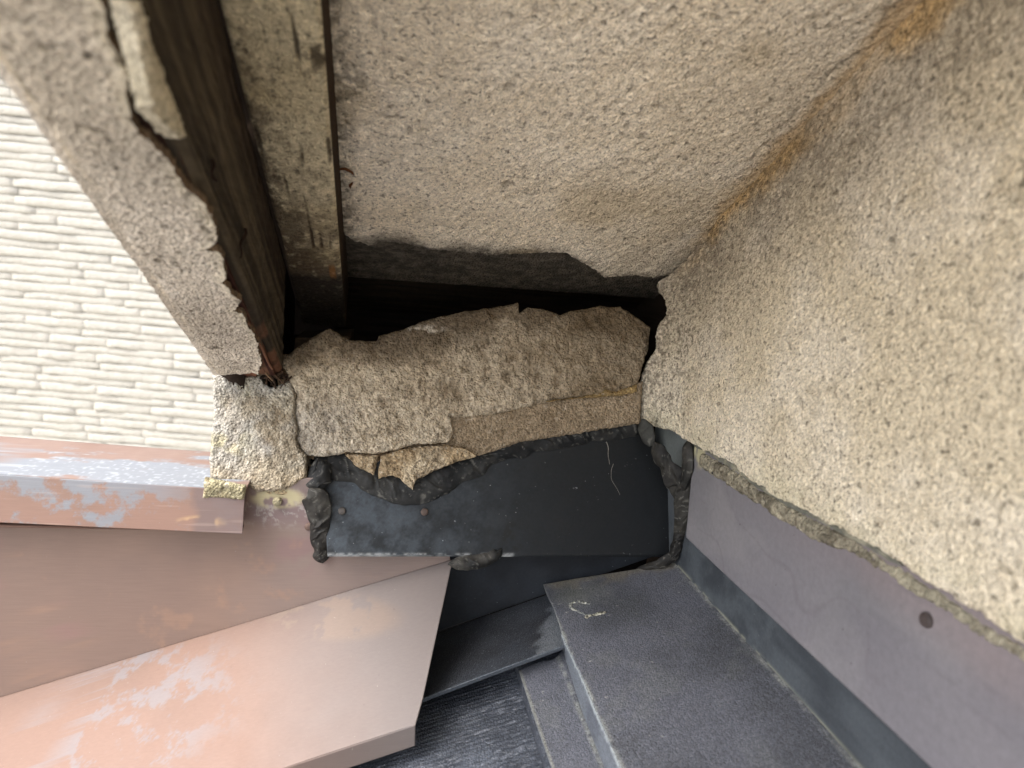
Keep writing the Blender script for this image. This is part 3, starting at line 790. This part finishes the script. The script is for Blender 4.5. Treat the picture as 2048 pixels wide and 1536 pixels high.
# brown sloping cap below it -------------------------------------------------
YL = U(831, 1449, *roofplane(-.001))[1]
lip_r = U(831, 1449, (0, 1, 0), YL); lip_l = A([xl, YL, lip_r[2]+S*(xl-lip_r[0])])
fl_ = A([xl, YS-.0006, foldz(xl)+.0012])
fr_ = fa-A([0, .0006, -.0012])
def c_cap(P_, Q_):
    C_ = mix(lin(114, 93, 83), lin(121, 98, 87), ss(fbm(P_, .08, 4, 541), .35, .65))
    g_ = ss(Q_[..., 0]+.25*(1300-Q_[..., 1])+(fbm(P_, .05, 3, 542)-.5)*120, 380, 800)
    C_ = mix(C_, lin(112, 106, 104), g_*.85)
    C_ = mix(C_, lin(126, 111, 101), ss(fbm(P_, .022, 6, 543, .7), .46, .54)*blob(Q_, 670, 1235, 125, 45, .5)*.8)
    bl = ss(fbm(P_, .016, 6, 544, .72)+.12*(noise(P_, .0012, 548)-.5), .50, .64)*np.clip(blob(Q_, 300, 1380, 170, 110)+blob(Q_, 200, 1500, 160, 90), 0, 1)
    C_ = mix(C_, lin(116, 120, 126), bl*.5)
    return C_
cp = empty('cap_flashing', (-.1, YL, lip_r[2]+S*(-.1-lip_r[0])))
tag(cp, 'pinkish brown sloping metal cap with folded front lip', 'flashing')
def sep(a, b_, k, wob, seed, dirv):
    q = resample([a, b_], np.linspace(0, 1, k)); q += A(dirv)*((fbm(q, .03, 3, seed)-.5)*wob)[:, None]; return list(q)
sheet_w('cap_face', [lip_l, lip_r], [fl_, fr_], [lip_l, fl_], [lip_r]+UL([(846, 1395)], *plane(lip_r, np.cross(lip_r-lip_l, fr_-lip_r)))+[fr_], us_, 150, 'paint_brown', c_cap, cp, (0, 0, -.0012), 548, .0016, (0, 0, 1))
lb_r = U(830, 1492, (0, 1, 0), YL+.001); lb_l = A([xl, YL+.001, lb_r[2]+S*(xl-lb_r[0])])
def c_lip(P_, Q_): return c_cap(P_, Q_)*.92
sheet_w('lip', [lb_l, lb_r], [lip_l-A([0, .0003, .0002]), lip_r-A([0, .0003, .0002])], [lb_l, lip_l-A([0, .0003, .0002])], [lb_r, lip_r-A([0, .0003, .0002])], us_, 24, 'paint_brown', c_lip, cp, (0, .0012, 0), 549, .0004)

# coping ------------------------------------------------------------------
YC = .435
cop = empty('coping', U(300, 1060, (0, 1, 0), YC))
tag(cop, 'faded brown and pale blue metal coping on the low parapet wall', 'coping')
def c_cop(P_, Q_):
    C_ = mix(lin(136, 109, 97), lin(128, 105, 94), ss(fbm(P_, .05, 4, 561), .35, .65))
    C_ = mix(C_, lin(124, 132, 140), ss(fbm(P_, .014, 6, 562, .72)+.22*ss(-(Q_[..., 1]-(955+.05*Q_[..., 0])), -60, 0), .55, .72)*.8*(1-ss(Q_[..., 0], 250, 420)*.7))
    C_ = mix(C_, lin(110, 96, 94), ss(Q_[..., 0]+(fbm(P_, .01, 3, 563)-.5)*40, 375, 400)*.8)
    C_ = mix(C_, lin(196, 164, 122), blob(Q_, 400, 1045, 40, 12)*ss(fbm(P_, .01, 3, 565), .4, .6)*.8)
    st_ = noise(P_*A([.05, 1, 1]), .0011, 564)
    return mix(C_, lin(180, 160, 148), ss(st_, .7, .9)*.22)
def c_coptop(P_, Q_):
    C_ = mix(lin(122, 100, 90), lin(128, 108, 99), ss(fbm(P_, .05, 4, 571), .35, .65))
    wv = ss(fbm(P_*A([.5, 1, 1]), .02, 5, 572, .62)+.25*(1-np.abs(Q_[..., 1]-(925+.06*Q_[..., 0]))/40)*(1-ss(Q_[..., 0], 330, 420)*.5), .52, .66)
    C_ = mix(C_, lin(122, 130, 138), wv*.85)
    return mix(C_, lin(158, 163, 168), ss(noise(P_, .002, 573), .62, .8)*wv*.6)
zt = [U(0, 950, (0, 1, 0), YC), U(490, 981, (0, 1, 0), YC)]; zb = [U(0, 1045, (0, 1, 0), YC), U(485, 1068, (0, 1, 0), YC)]
gt = (zt[1][2]-zt[0][2])/(zt[1][0]-zt[0][0]); gb = (zb[1][2]-zb[0][2])/(zb[1][0]-zb[0][0])
tL = A([xl, YC, zt[0][2]+gt*(xl-zt[0][0])]); bL = A([xl, YC, zb[0][2]+gb*(xl-zb[0][0])])
us2 = np.concatenate([np.linspace(0, .82, 30)[:-1], np.linspace(.82, 1, 300)])
sheet_w('front_face', [bL, zb[1]], [tL, zt[1]], [bL, tL], [zb[1], zt[1]], us2, 70, 'paint_brown', c_cop, cop, (0, .0012, 0), 575, .0006)
kL = tL+A([0, .072, .001]); kR = zt[1]+A([0, .068, .003])
e_ = A([0, .0003, .0004])
sheet_w('top_face', [tL+e_, zt[1]+e_], [kL, kR], [tL+e_, kL], [zt[1]+e_, kR], us2, 50, 'paint_brown', c_coptop, cop, (0, 0, -.0012), 576, .0008, (0, 0, 1))
box('drip', xl, zb[1][0]-.001, YC+.0016, YC+.010, zb[1][2]+.0012, zb[1][2]+.0022, 'paint_brown', cop, lin(120, 95, 84))
mslab('mortar_crust', [(403, 999), (440, 999), (470, 1000), (488, 1000)], [(408, 957), (440, 962), (470, 969), (491, 972)], [(403, 999), (405, 975), (408, 957)], [(488, 1000), (490, 985), (491, 972)], -.0012, (80, 40), 581, (142, 135, 112), (160, 152, 122), n=A([0, 1., 0]), d=YC, thick=.001, amp=.55, bul=.0, roughe=.0006, parent=cop)
# parapet body behind the sheets
par = box('parapet_wall', xl, -.095, YS+.004, YS+.048, -1.2, -.158, 'mortar', None, lin(150, 140, 126))
tag(par, 'low parapet wall wrapped by the brown sheet and coping', 'wall')

# dark flashing under the black panel ----------------------------------------
YK = .463
def c_dark(P_, Q_):
    C_ = mix(lin(34, 36, 40), lin(42, 45, 50), ss(fbm(P_, .03, 4, 601), .35, .65))
    e_ = ss(Q_[..., 0]+.35*(Q_[..., 1]-1250)+(fbm(P_, .008, 3, 602)-.5)*50, 1082, 1104)*ss(Q_[..., 1], 1195, 1225)
    C_ = mix(C_, lin(62, 66, 72), ss(1397-(Q_[..., 0]-844)*.375-Q_[..., 1]*1.0, 60, 8)*0)
    return mix(C_, lin(92, 96, 100), e_*.75)
def c_dcap(P_, Q_):
    return np.clip(c_dark(P_, Q_)*1.45, 0, .25)
dk = empty('dark_flashing', U(980, 1340, *roofplane(.015)))
tag(dk, 'dark metal flashing in the shadow under the black panel', 'flashing')
f0, f1 = U(902, 1255, (0, 1, 0), YK), U(1093, 1188, (0, 1, 0), YK)
fs_ = (f1[2]-f0[2])/(f1[0]-f0[0])
def dz_(x): return f0[2]+fs_*(x-f0[0])
x0_, x1_ = -.05, .206
Bd = [A([x0_, YK, dz_(x0_)]), A([x1_, YK, dz_(x1_)])]; Td = [A([x0_, YK, -.17]), A([x1_, YK, -.17])]
sheet('upstand', Bd, Td, [Bd[0], Td[0]], [Bd[1], Td[1]], (0, 1, 0), 0, (160, 60), 'paint_black', c_dark, dk, world=True, seed=603)
hm0, hm1 = U(844, 1397, *roofplane(.006)), U(1124, 1292, *roofplane(.006))
hs_ = (hm1-hm0)/(hm1[0]-hm0[0])
hA, hB = hm0+hs_*(x0_-hm0[0]), hm0+hs_*(.15-hm0[0])
gA, gB = A([x0_, YK-.0012, dz_(x0_)+.0003]), A([.15, YK-.0012, dz_(.15)+.0003])
sheet('cap_face', [hA, hB], [gA, gB], [hA, gA], [hB, gB], (0, 0, 1), 0, (200, 80), 'paint_granular', c_dcap, dk, world=True, seed=604, thick=-.001)
q0, q1 = hA+A([0, .0015, -.004]), hB+A([0, .0015, -.004])
def c_hem(P_, Q_): return lin(92, 98, 106)*np.ones(P_.shape)
sheet('hem', [q0, q1], [hA+A([0, -.0004, 0]), hB+A([0, -.0004, 0])], [q0, hA+A([0, -.0004, 0])], [q1, hB+A([0, -.0004, 0])], (0, 1, 0), 0, (100, 6), 'paint_granular', c_hem, dk, world=True, dent=0)

# step flashing along the house wall ----------------------------------------
sf2 = empty('step_flashing', U(1300, 1400, *roofplane(.0)))
tag(sf2, 'dark grey granular step flashing boxed along the foot of the house wall', 'flashing')
RN, RD = roofplane(0.0)
def c_gran(P_, Q_):
    C_ = mix(lin(82, 84, 90), lin(98, 100, 108), ss(fbm(P_, .04, 4, 621), .35, .65))
    C_ = mix(C_, lin(92, 94, 84), ss(fbm(P_, .05, 3, 622), .5, .7)*ss(1260-Q_[..., 1], 0, 80)*.6)
    C_ = mix(C_, lin(126, 118, 100), (1-ss(Q_[..., 1]-np.interp(Q_[..., 0], [1090, 1300, 1350], [1165, 1133, 1124])+(fbm(P_, .01, 2, 6)-.5)*30, 2, 22))*.6)
    ew = (1-ss(np.abs(P_[..., 0]-.1195), .0004, .0022))+(1-ss(XF-P_[..., 0], .0006, .0026))
    C_ = mix(C_, lin(150, 152, 146), np.clip(ew, 0, 1)*ss(fbm(P_, .006, 4, 627, .7), .3, .6)*.75)
    wm = ss(fbm(P_, .035, 5, 628, .7), .52, .62)
    C_ = mix(C_, lin(112, 114, 114), wm*.35)
    sp = ss(noise(P_+.3*noise(P_, .004, 626)[..., None]*.004, .0026, 623), .955, .97)
    return mix(C_, lin(190, 190, 182), sp*.6)
def c_edge(P_, Q_): return mix(lin(150, 154, 156), lin(112, 116, 118), ss(noise(P_, .002, 624), .35, .65))
TL0 = U(1087, 1168, RN, RD); 
edge_px = [(1087, 1168), (1094, 1188), (1108, 1216), (1119, 1248), (1124, 1267), (1166, 1356), (1196, 1427), (1244, 1536)]
Eg = UL(edge_px, RN, RD); Eg = [A([p[0], p[1], roof_z(p[0])]) for p in Eg]
Eg.append(A([.1185, -.5, roof_z(.1185)]))
Fo = [A([XF, .4275, roof_z(XF)]), A([XF, .25, roof_z(XF)]), A([XF, -.5, roof_z(XF)])]
vvn = np.concatenate([np.linspace(0, .18, 240)[:-1], np.linspace(.18, 1, 40)])
tb = UL([(1087, 1168), (1150, 1157), (1220, 1146), (1300, 1133), (1351, 1124)], RN, RD)
sheet_w('top_face', Eg, Fo, tb, [Eg[-1], Fo[-1]], vvn, 130, 'paint_granular', c_gran, sf2, (0, 0, -.001), 625, .0012, (0, 0, 1))
# drop face (starts where the corner was snipped) and flange
DZ = .020
iE = Eg[4:]
dn_ = [A([p[0]+(.0012), p[1], roof_z(p[0], DZ)]) for p in iE]
dn_[0] = U(1124, 1297, *roofplane(DZ)); 
iE2 = [p-A([.0006, 0, .0003]) for p in iE]
def c_drop(P_, Q_):
    hgt = (P_[..., 2]-(FOLD[2]-DZ+S*(P_[..., 0]-XF)))/DZ
    C_ = mix(lin(92, 97, 106), lin(108, 114, 122), ss(fbm(P_, .02, 4, 631), .35, .65))
    return mix(C_, lin(176, 182, 184), ss(hgt+(noise(P_, .002, 632)-.5)*.25, .80, .95)*.8)
vvd = np.concatenate([np.linspace(0, .12, 160)[:-1], np.linspace(.12, 1, 40)])
sheet_w('drop_face', dn_, iE2, [dn_[0], iE2[0]], [dn_[-1], iE2[-1]], vvd, 24, 'paint_granular', c_drop, sf2, (.001, 0, 0), 633, .0003, (1, 0, 0))
Fn, Fd = roofplane(DZ)
fl_px = [(1038, 1341), (1073, 1447), (1104, 1536)]
Fl = UL(fl_px, Fn, Fd); Fl.append(A([Fl[-1][0], -.5, roof_z(Fl[-1][0], DZ)]))
dn2 = [p+A([.0010, 0, -.0002]) for p in dn_]; 
def c_fl(P_, Q_):
    C_ = c_gran(P_, Q_)
    return mix(C_, lin(150, 150, 138), (1-ss(np.abs(Q_[..., 0]-np.interp(Q_[..., 1], [1341, 1447, 1536], [1040, 1076, 1107])), 0, 5))*.6)
sheet_w('flange', Fl, dn2, [Fl[0]]+UL([(1062, 1329), (1088, 1321), (1106, 1319), (1118, 1310)], Fn, Fd)+[dn2[0]], [Fl[-1], dn2[-1]], vvd, 50, 'paint_granular', c_fl, sf2, (0, 0, -.001), 634, .0006, (0, 0, 1))
# upstand on the wall
zU = -.085
def c_up(P_, Q_):
    C_ = mix(lin(56, 60, 65), lin(74, 79, 84), ss(fbm(P_, .02, 6, 641, .7), .35, .65))
    C_ = mix(C_, lin(118, 124, 124), ss(P_[..., 2], -.150, -.125)*.85)
    return mix(C_, lin(140, 140, 126), (1-ss(P_[..., 2]-roof_z(XF), .0004, .0022))*ss(noise(P_, .004, 642), .3, .6)*.7)
ub = [A([XF+.0006, .500, roof_z(XF)-.001])]+[p+A([.0006, 0, -.0006]) for p in Fo]; ut = [A([XF+.0006, .505, zU]), A([XF+.0006, -.5, zU])]
us3 = np.concatenate([np.linspace(0, .2, 260)[:-1], np.linspace(.2, 1, 40)])
sheet_w('upstand', ub, ut, [ub[0], ut[0]], [ub[-1], ut[-1]], us3, 100, 'paint_black', c_up, sf2, (.001, 0, 0), 643, .0006, (1, 0, 0))

# chalky residue left on the step flashing
def crust(name, pts, wpx, seed, n, d, c0, c1, hgt=.0008, parent=None):
    n = A(n, float); nn = n/np.linalg.norm(n)
    Lp = resample(UL(pts, n, d), np.linspace(0, 1, 90)); T = np.gradient(Lp, axis=0); T /= np.linalg.norm(T, axis=1)[:, None]
    S_ = np.cross(T, nn)
    wd = wpx*(.5+fbm(Lp, .004, 2, seed))*np.clip(np.sin(np.linspace(.05, np.pi-.05, 90))*3, 0.15, 1)
    a = np.linspace(-1, 1, 11)
    G_ = Lp[:, None]+S_[:, None]*(wd[:, None]*a)[..., None]; P_ = G_.copy()
    hh = (1-a**2)[None]*hgt*(noise(P_, .0014, seed+1))*1.5-.0003
    G_ = G_+nn*hh[..., None]
    C_ = mix(lin(*c0), lin(*c1), ss(noise(P_, .0016, seed+2), .3, .7))
    return slab(name, G_, -nn*.0008, 'mortar', C_, parent)
rs = empty('chalky_residue', U(1180, 1225, RN, RD))
tag(rs, 'chalky white residue mark on the corner of the step flashing', 'residue')
crust('streak', [(1180, 1208), (1160, 1203), (1142, 1205), (1140, 1214), (1155, 1222)], .0012, 651, RN, RD+.0003, (96, 98, 98), (168, 168, 158), parent=rs)
crust('streak', [(1155, 1222), (1170, 1228), (1178, 1231)], .0009, 652, RN, RD+.0003, (120, 124, 122), (150, 152, 146), parent=rs)
crust('streak', [(1168, 1234), (1185, 1230), (1205, 1225), (1214, 1224)], .0020, 653, RN, RD+.0003, (104, 104, 96), (176, 173, 156), parent=rs)

# purple-brown flashing face nailed to the wall --------------------------------
XP = XF-.0022
pf = empty('wall_flashing', U(1700, 1300, (1, 0, 0), XP))
tag(pf, 'purplish grey metal flashing strip along the foot of the stucco wall', 'flashing')
p_tl, p_bl = U(1389, 893, (1, 0, 0), XP), U(1372, 1075, (1, 0, 0), XP)
zpt = -.098
pb = UL([(1372, 1075), (1500, 1196), (1759, 1436)], (1, 0, 0), XP); pb.append(A([XP, -.5, pb[-1][2]]))
pt = [p_tl, A([XP, p_tl[1]-.05, zpt]), A([XP, -.5, zpt])]
def c_pur(P_, Q_):
    C_ = mix(lin(112, 110, 114), lin(124, 121, 124), ss(fbm(P_, .06, 4, 661), .35, .65))
    C_ = mix(C_, lin(132, 114, 113), ss(P_[..., 2]+(fbm(P_, .03, 3, 662)-.5)*.02, -.135, -.112)*ss(Q_[..., 0], 1450, 1700)*.4)
    C_ = mix(C_, lin(108, 105, 111), ss(fbm(P_*A([1, .5, 1]), .05, 4, 663), .5, .62)*.5)
    C_ = mix(C_, lin(200, 192, 150), (1-ss(Q_[..., 0]+.3*(Q_[..., 1]-900), 1390, 1450))*ss(fbm(P_, .01, 3, 664), .45, .6)*ss(960-Q_[..., 1], 0, 40)*.7)
    wv_ = np.abs(fbm(P_*A([1, .6, 1]), .06, 3, 667)-.5)
    C_ = mix(C_, lin(98, 92, 98), (1-ss(wv_, .0, .012))*.35)
    return C_
sheet_w('face', pb, pt, [p_bl, p_tl], [pb[-1], pt[-1]], us3, 80, 'paint_purple', c_pur, pf, (.0012, 0, 0), 665, .0010, (1, 0, 0))
nail('nail', 1429, 941, (1, 0, 0), XP-.0002, .0026, pf, lin(40, 40, 40))
nail('nail', 1855, 1240, (1, 0, 0), XP-.0002, .0030, pf, lin(72, 64, 62))
# crust of old stucco stuck to the flashing, and the grey caulk line above it
ct = [(1402, 906), (1448, 930), (1475, 946), (1515, 976), (1573, 1010), (1655, 1051), (1738, 1095), (1862, 1175), (2048, 1300), (2200, 1395)]
cb = [(1395, 930), (1448, 968), (1490, 993), (1544, 1032), (1614, 1073), (1697, 1108), (1780, 1157), (1862, 1208), (2048, 1326), (2200, 1422)]
def crust_c(C_, P_, Q_):
    C_ = mix(C_, lin(80, 73, 62), ss(fbm(P_, .010, 4, 671, .7), .45, .62)*(.35+.65*(1-ss(np.abs(Q_[..., 0]-1590), 130, 260)))*.6)
    return mix(C_, lin(178, 172, 150), ss(fbm(P_, .02, 3, 672), .45, .65)*.4)
mslab('stucco_crust', cb, ct, [cb[0], (1398, 915), ct[0]], [cb[-1], ct[-1]], -.0012, (420, 26), 675, (148, 141, 124), (176, 168, 147), n=A([1., 0, 0]), d=XP, thick=.0015, amp=.8, bul=.0015, colf=crust_c, parent=pf, roughe=.0030)

# ------------------------------------------------------------------ sealant beads
def bead(name, pts, wpx, n, d, hgt, seed, c0=(38, 38, 38), c1=(64, 63, 60), parent=None, fold_amp=.5, k=None, nw=20):
    n = A(n, float); nn = n/np.linalg.norm(n)
    pw = UL([p[:2] for p in pts], n, d); scale = np.linalg.norm(pw[0])/F
    raw = np.asarray(pw); l = np.concatenate([[0], np.cumsum(np.linalg.norm(np.diff(raw, axis=0), axis=1))])
    k = k or int(l[-1]/.0007)+12
    t = np.linspace(0, 1, k)
    # smooth the path
    fine = resample(pw, t)
    for _ in range(max(3, k//45)):
        fine[1:-1] = (fine[:-2]+2*fine[1:-1]+fine[2:])/4
    wl_ = np.interp(t, l/l[-1], [p[2] if len(p) > 2 else wpx for p in pts])*scale
    T = np.gradient(fine, axis=0); T /= np.linalg.norm(T, axis=1)[:, None]
    S_ = np.cross(T, nn)
    endf = np.clip(np.minimum(t, 1-t)*l[-1]/.006, 0.03, 1)**.5
    wob = 1+(fbm(fine, .016, 3, seed)-.5)*1.2
    a = np.linspace(-1, 1, nw)
    ctr = (fbm(fine, .02, 2, seed+1)-.5)*.6
    G_ = fine[:, None]+S_[:, None]*((wl_*wob*endf)[:, None]*a[None])[..., None]
    P_ = G_.copy()
    prof = np.clip(1-np.abs(a[None])**2.2, 0, 1)**1.15
    arc = t[:, None]*l[-1]*np.ones((1, nw)); acr = a[None]*wl_[:, None]
    wp = (fbm(P_, .010, 2, seed+2)-.5)*.012
    Pf = np.stack([arc+acr*.9+wp, acr*.55+wp*.6, arc*0], -1)
    hh = prof*hgt*endf[:, None]*(.80+(fbm(P_, .011, 2, seed+3)-.5)*1.1)
    fold = np.abs(noise(Pf, .0075, seed+8)-.5)*2
    hh = hh+prof*((1-ss(fold, 0, .30))*.45-.1)*hgt*fold_amp
    hh = hh+prof*(noise(Pf*A([.35, 1.6, 1]), .0030, seed+4)-.5)*hgt*.22*fold_amp
    G_ = G_-nn*(hh-.0004)[..., None]
    C_ = mix(lin(*c0), lin(*c1), ss(fbm(P_, .012, 4, seed+5), .38, .66))*.78
    C_ = mix(C_, lin(110, 108, 102), ss(noise(Pf, .0012, seed+6), .80, .92)*.5)
    return slab(name, G_, nn*.0012, 'sealant', C_, parent, smooth_rim=True)

b1 = bead('sealant_bead', [(628, 915, 12), (650, 926, 18), (668, 928, 22), (700, 940, 26), (735, 958, 25), (775, 972, 25), (815, 982, 26), (845, 982, 26), (875, 966, 26), (915, 942, 23), (960, 924, 20), (1000, 908, 19), (1030, 893, 22), (1060, 884, 22), (1100, 880, 20), (1150, 871, 22), (1190, 862, 20), (1230, 857, 20), (1284, 850, 18)], 15, PAN_N, PAN_D-.0010, .0030, 701, (30, 31, 32), (50, 50, 49), nw=30)
tag(b1, 'long wavy black sealant bead along the top of the black panel', 'sealant')
b2 = bead('sealant_bead', [(634, 918, 16), (640, 940, 20), (637, 965, 20), (640, 985, 14)], 18, PAN_N, PAN_D-.0072, .0032, 711, (28, 28, 28), (58, 57, 55), nw=30)
tag(b2, 'black sealant lump at the notch of the mortar above the left seam', 'sealant')
b3 = bead('sealant_bead', [(618, 978, 10), (628, 990, 22), (636, 1015, 25), (640, 1045, 22), (640, 1075, 18), (641, 1100, 15), (644, 1126, 17)], 20, (0, 1, 0), YS-.0048, .0036, 721, (34, 33, 32), (64, 62, 58), fold_amp=1.2, nw=34)
tag(b3, 'wrinkled grey-black sealant smear down the left seam of the black panel', 'sealant')
b4 = bead('sealant_bead', [(896, 1128, 7), (920, 1127, 13), (955, 1124, 13), (980, 1117, 11), (998, 1106, 9), (1003, 1096, 7)], 10, PAN_N, PAN_D-.0012, .0030, 731, (36, 36, 35), (76, 74, 70), fold_amp=.5)
tag(b4, 'short dull sealant tongue under the lower edge of the black panel', 'sealant')
CN = A([.6, .8, 0]); CD = float(U(1366, 1010, (1, 0, 0), XF-.003) @ CN)
b5 = bead('sealant_bead', [(1308, 884, 12), (1322, 915, 22), (1340, 943, 26), (1358, 968, 22), (1366, 1000, 15), (1363, 1040, 12), (1356, 1080, 11), (1347, 1112, 12), (1318, 1130, 8), (1270, 1142, 5)], 14, CN, CD, .0016, 741, (27, 26, 25), (46, 44, 40), fold_amp=1.6, nw=34)
tag(b5, 'dusty sealant bead running down the inner corner beside the black panel', 'sealant')
b6 = bead('sealant_bead', [(1376, 880, 13), (1374, 905, 17), (1374, 935, 15), (1368, 965, 9), (1364, 985, 5)], 14, (1, 0, 0), XF-.0045, .0035, 751, (36, 36, 34), (58, 56, 53), fold_amp=.3)
tag(b6, 'smooth dark sealant tongue on the grey upstand in the corner', 'sealant')
b7 = bead('sealant_bead', [(1284, 838, 10), (1290, 856, 15), (1297, 880, 17), (1301, 893, 16)], 14, CN, CD+.012, .0016, 761, (42, 42, 40), (58, 58, 54), fold_amp=.5)
tag(b7, 'pale grey sealant patch where mortar, wall and flashing meet', 'sealant')
b8 = bead('sealant_bead', [(1385, 886, 5), (1430, 908, 6), (1470, 936, 5), (1515, 971, 4), (1573, 1006, 4), (1655, 1047, 4), (1738, 1091, 4), (1800, 1130, 4)], 4, (1, 0, 0), XP-.0022, .0007, 771, (120, 120, 110), (160, 156, 138), fold_amp=.5)
tag(b8, 'thin pale caulk line between the stucco wall and the flashing', 'sealant')

# ------------------------------------------------------------------ slate roof below
sr = empty('slate_roof', (.05, .35, roof_z(.05, .03)))
tag(sr, 'dark granular slate roof under the flashings', 'roof')
def c_sl(P_, Q_):
    C_ = mix(lin(58, 62, 70), lin(76, 81, 90), ss(fbm(P_, .03, 4, 801), .35, .65))
    return mix(C_, lin(124, 128, 136), ss(noise(P_, .0022, 802), .70, .86)*.5)
cw = .145
for ci in range(-6, 1):
    xr = .252+ci*cw                                  # upper (right) end of this course
    x_lo = xr-cw-.012
    ylen = .455
    for yi in range(-1, 1):
        y1_ = .455+yi*ylen+(.22 if ci % 2 else 0)+.0
        y0_ = y1_-ylen+.003
        y1_ = min(y1_, .455)
        if y1_-y0_ < .03: continue
        dense = (ci >= -2 and y1_ > .2)
        nx, ny = (60, 420) if dense else (8, 16)
        Xg, Yg = np.meshgrid(np.linspace(x_lo, xr+.03, nx), np.linspace(y0_, y1_, ny), indexing='ij')
        Zg = roof_z(Xg, .0245)-.006*(Xg-x_lo)/cw+.0
        P_ = np.stack([Xg, Yg, Zg], -1)
        G_ = P_.copy()
        if dense:
            Pg = np.stack([Xg*.10, Yg, Zg*0], -1)
            G_[..., 2] += np.sin(2*np.pi*(Yg+.002*fbm(Pg, .02, 2, 813))/.0036)*.00011+(fbm(Pg, .0042, 2, 811)-.5)*.00035+(noise(P_, .0016, 812)-.5)*.0004
        slab('slate', G_, (0, 0, -.005), 'slate', c_sl(P_, topx(np.where((P_ @ FW)[..., None] > .05, P_, A([0, .5, 0])))), sr)
V = [A([x, y, roof_z(x, .0245+.016+e_)]) for x in (-.85, .3) for y in (-.5, .46) for e_ in (.05, 0)]
add('roof_deck', V, [(0, 1, 3, 2), (4, 6, 7, 5), (0, 4, 5, 1), (2, 3, 7, 6), (0, 2, 6, 4), (1, 5, 7, 3)], 'wood', sr, np.tile(lin(60, 50, 42), (8, 1)), smooth=False)

# ------------------------------------------------------------------ small debris
def strand(name, pts, rad, n, d, c, label=None, cat=None, group=None, parent=None, matn='sealant', lift=.0008):
    n = A(n, float); nn = n/np.linalg.norm(n)
    Pp = resample(UL(pts, n, d), np.linspace(0, 1, 26))
    for _ in range(3): Pp[1:-1] = (Pp[:-2]+2*Pp[1:-1]+Pp[2:])/4
    Pp = Pp-nn*(lift+.0006*np.sin(np.linspace(0, 9, 26)))[:, None]
    T = np.gradient(Pp, axis=0); T /= np.linalg.norm(T, axis=1)[:, None]
    s1 = np.cross(T, nn); s2 = np.cross(T, s1)
    rr = rad*np.linspace(1, .45, 26)
    V_, F_ = [], []
    for i in range(26):
        for j in range(5):
            th = 2*math.pi*j/5; V_.append(Pp[i]+rr[i]*(s1[i]*math.cos(th)+s2[i]*math.sin(th)))
    for i in range(25):
        for j in range(5): F_.append((i*5+j, i*5+(j+1) % 5, (i+1)*5+(j+1) % 5, (i+1)*5+j))
    o_ = add(name, V_, F_, matn, parent, np.tile(lin(*c), (len(V_), 1)))
    if label: tag(o_, label, cat, group)
    return o_
strand('fibre', [(1212, 884), (1216, 897), (1216, 915), (1218, 929)], .00026, PAN_N, PAN_D, (150, 146, 136), 'short stiff pale hair hanging from the sealant on the black panel', 'fibre')
strand('fibre', [(1226, 928), (1221, 940), (1222, 958), (1232, 976), (1239, 990)], .00016, PAN_N, PAN_D, (140, 138, 130), 'thin curling pale hair lying on the black panel', 'fibre')
nest = empty('debris_clump', U(545, 755, MOR_N, MOR_D+.004))
tag(nest, 'clump of dark twigs and leaf shreds stuck below the bargeboard end', 'debris')
rr_ = np.random.RandomState(5)
for k in range(26):
    cx, cy = 548+rr_.normal()*14, 752+rr_.normal()*9
    a_ = rr_.rand()*6.28; L2 = 8+rr_.rand()*14
    strand('twig', [(cx-math.cos(a_)*L2, cy-math.sin(a_)*L2*.8), (cx+rr_.normal()*4, cy+rr_.normal()*4), (cx+math.cos(a_)*L2, cy+math.sin(a_)*L2*.8)], .0006+rr_.rand()*.0007, MOR_N, MOR_D-.002+rr_.rand()*.008, tuple(A((72, 56, 44))*(0.4+rr_.rand()*.8)), parent=nest, matn='wood')
strand('twig', [(529, 740), (536, 752), (546, 762)], .0009, MOR_N, MOR_D-.006, (120, 98, 76), parent=nest, matn='wood')
# leaf shreds in the soffit joint, dirt thread on the wood
sh = empty('leaf_shred', U(690, 345, SOF_N, SOF_D-.004))
tag(sh, 'brown curled leaf shred caught between batten and soffit', 'leaf')
c_leaf = lin(96, 62, 40)
add_r = ribbon('blade', UL([(674, 340), (690, 338), (703, 345), (708, 350)], SOF_N, SOF_D-.0035), .0012, -SOF_U, 'wood', c_leaf, sh)
ribbon('blade', UL([(706, 365), (700, 372), (701, 378)], SOF_N, SOF_D-.003), .0008, -SOF_U, 'wood', c_leaf, sh)
for k, (pts, lab) in enumerate([([(420, 318), (421, 340), (424, 358), (428, 362)], 'dark crooked scrap stuck on the inner wood face of the bargeboard'),
                                ([(488, 458), (480, 490), (476, 516)], 'dark split splinter along the inner face of the bargeboard')]):
    strand('splinter', pts, .0009, (-1, 0, 0), -(iline(.35)+.001), (40, 28, 22), lab, 'debris', matn='wood', lift=.0006)
# peeled splinter of wood along the torn coat
strand('splinter', [(494, 640), (512, 675), (530, 708), (545, 735)], .0013, SOF_N, Dw-.001, (128, 92, 72), 'pale reddish splinter lifting beside the torn plaster coat', 'debris', matn='wood')
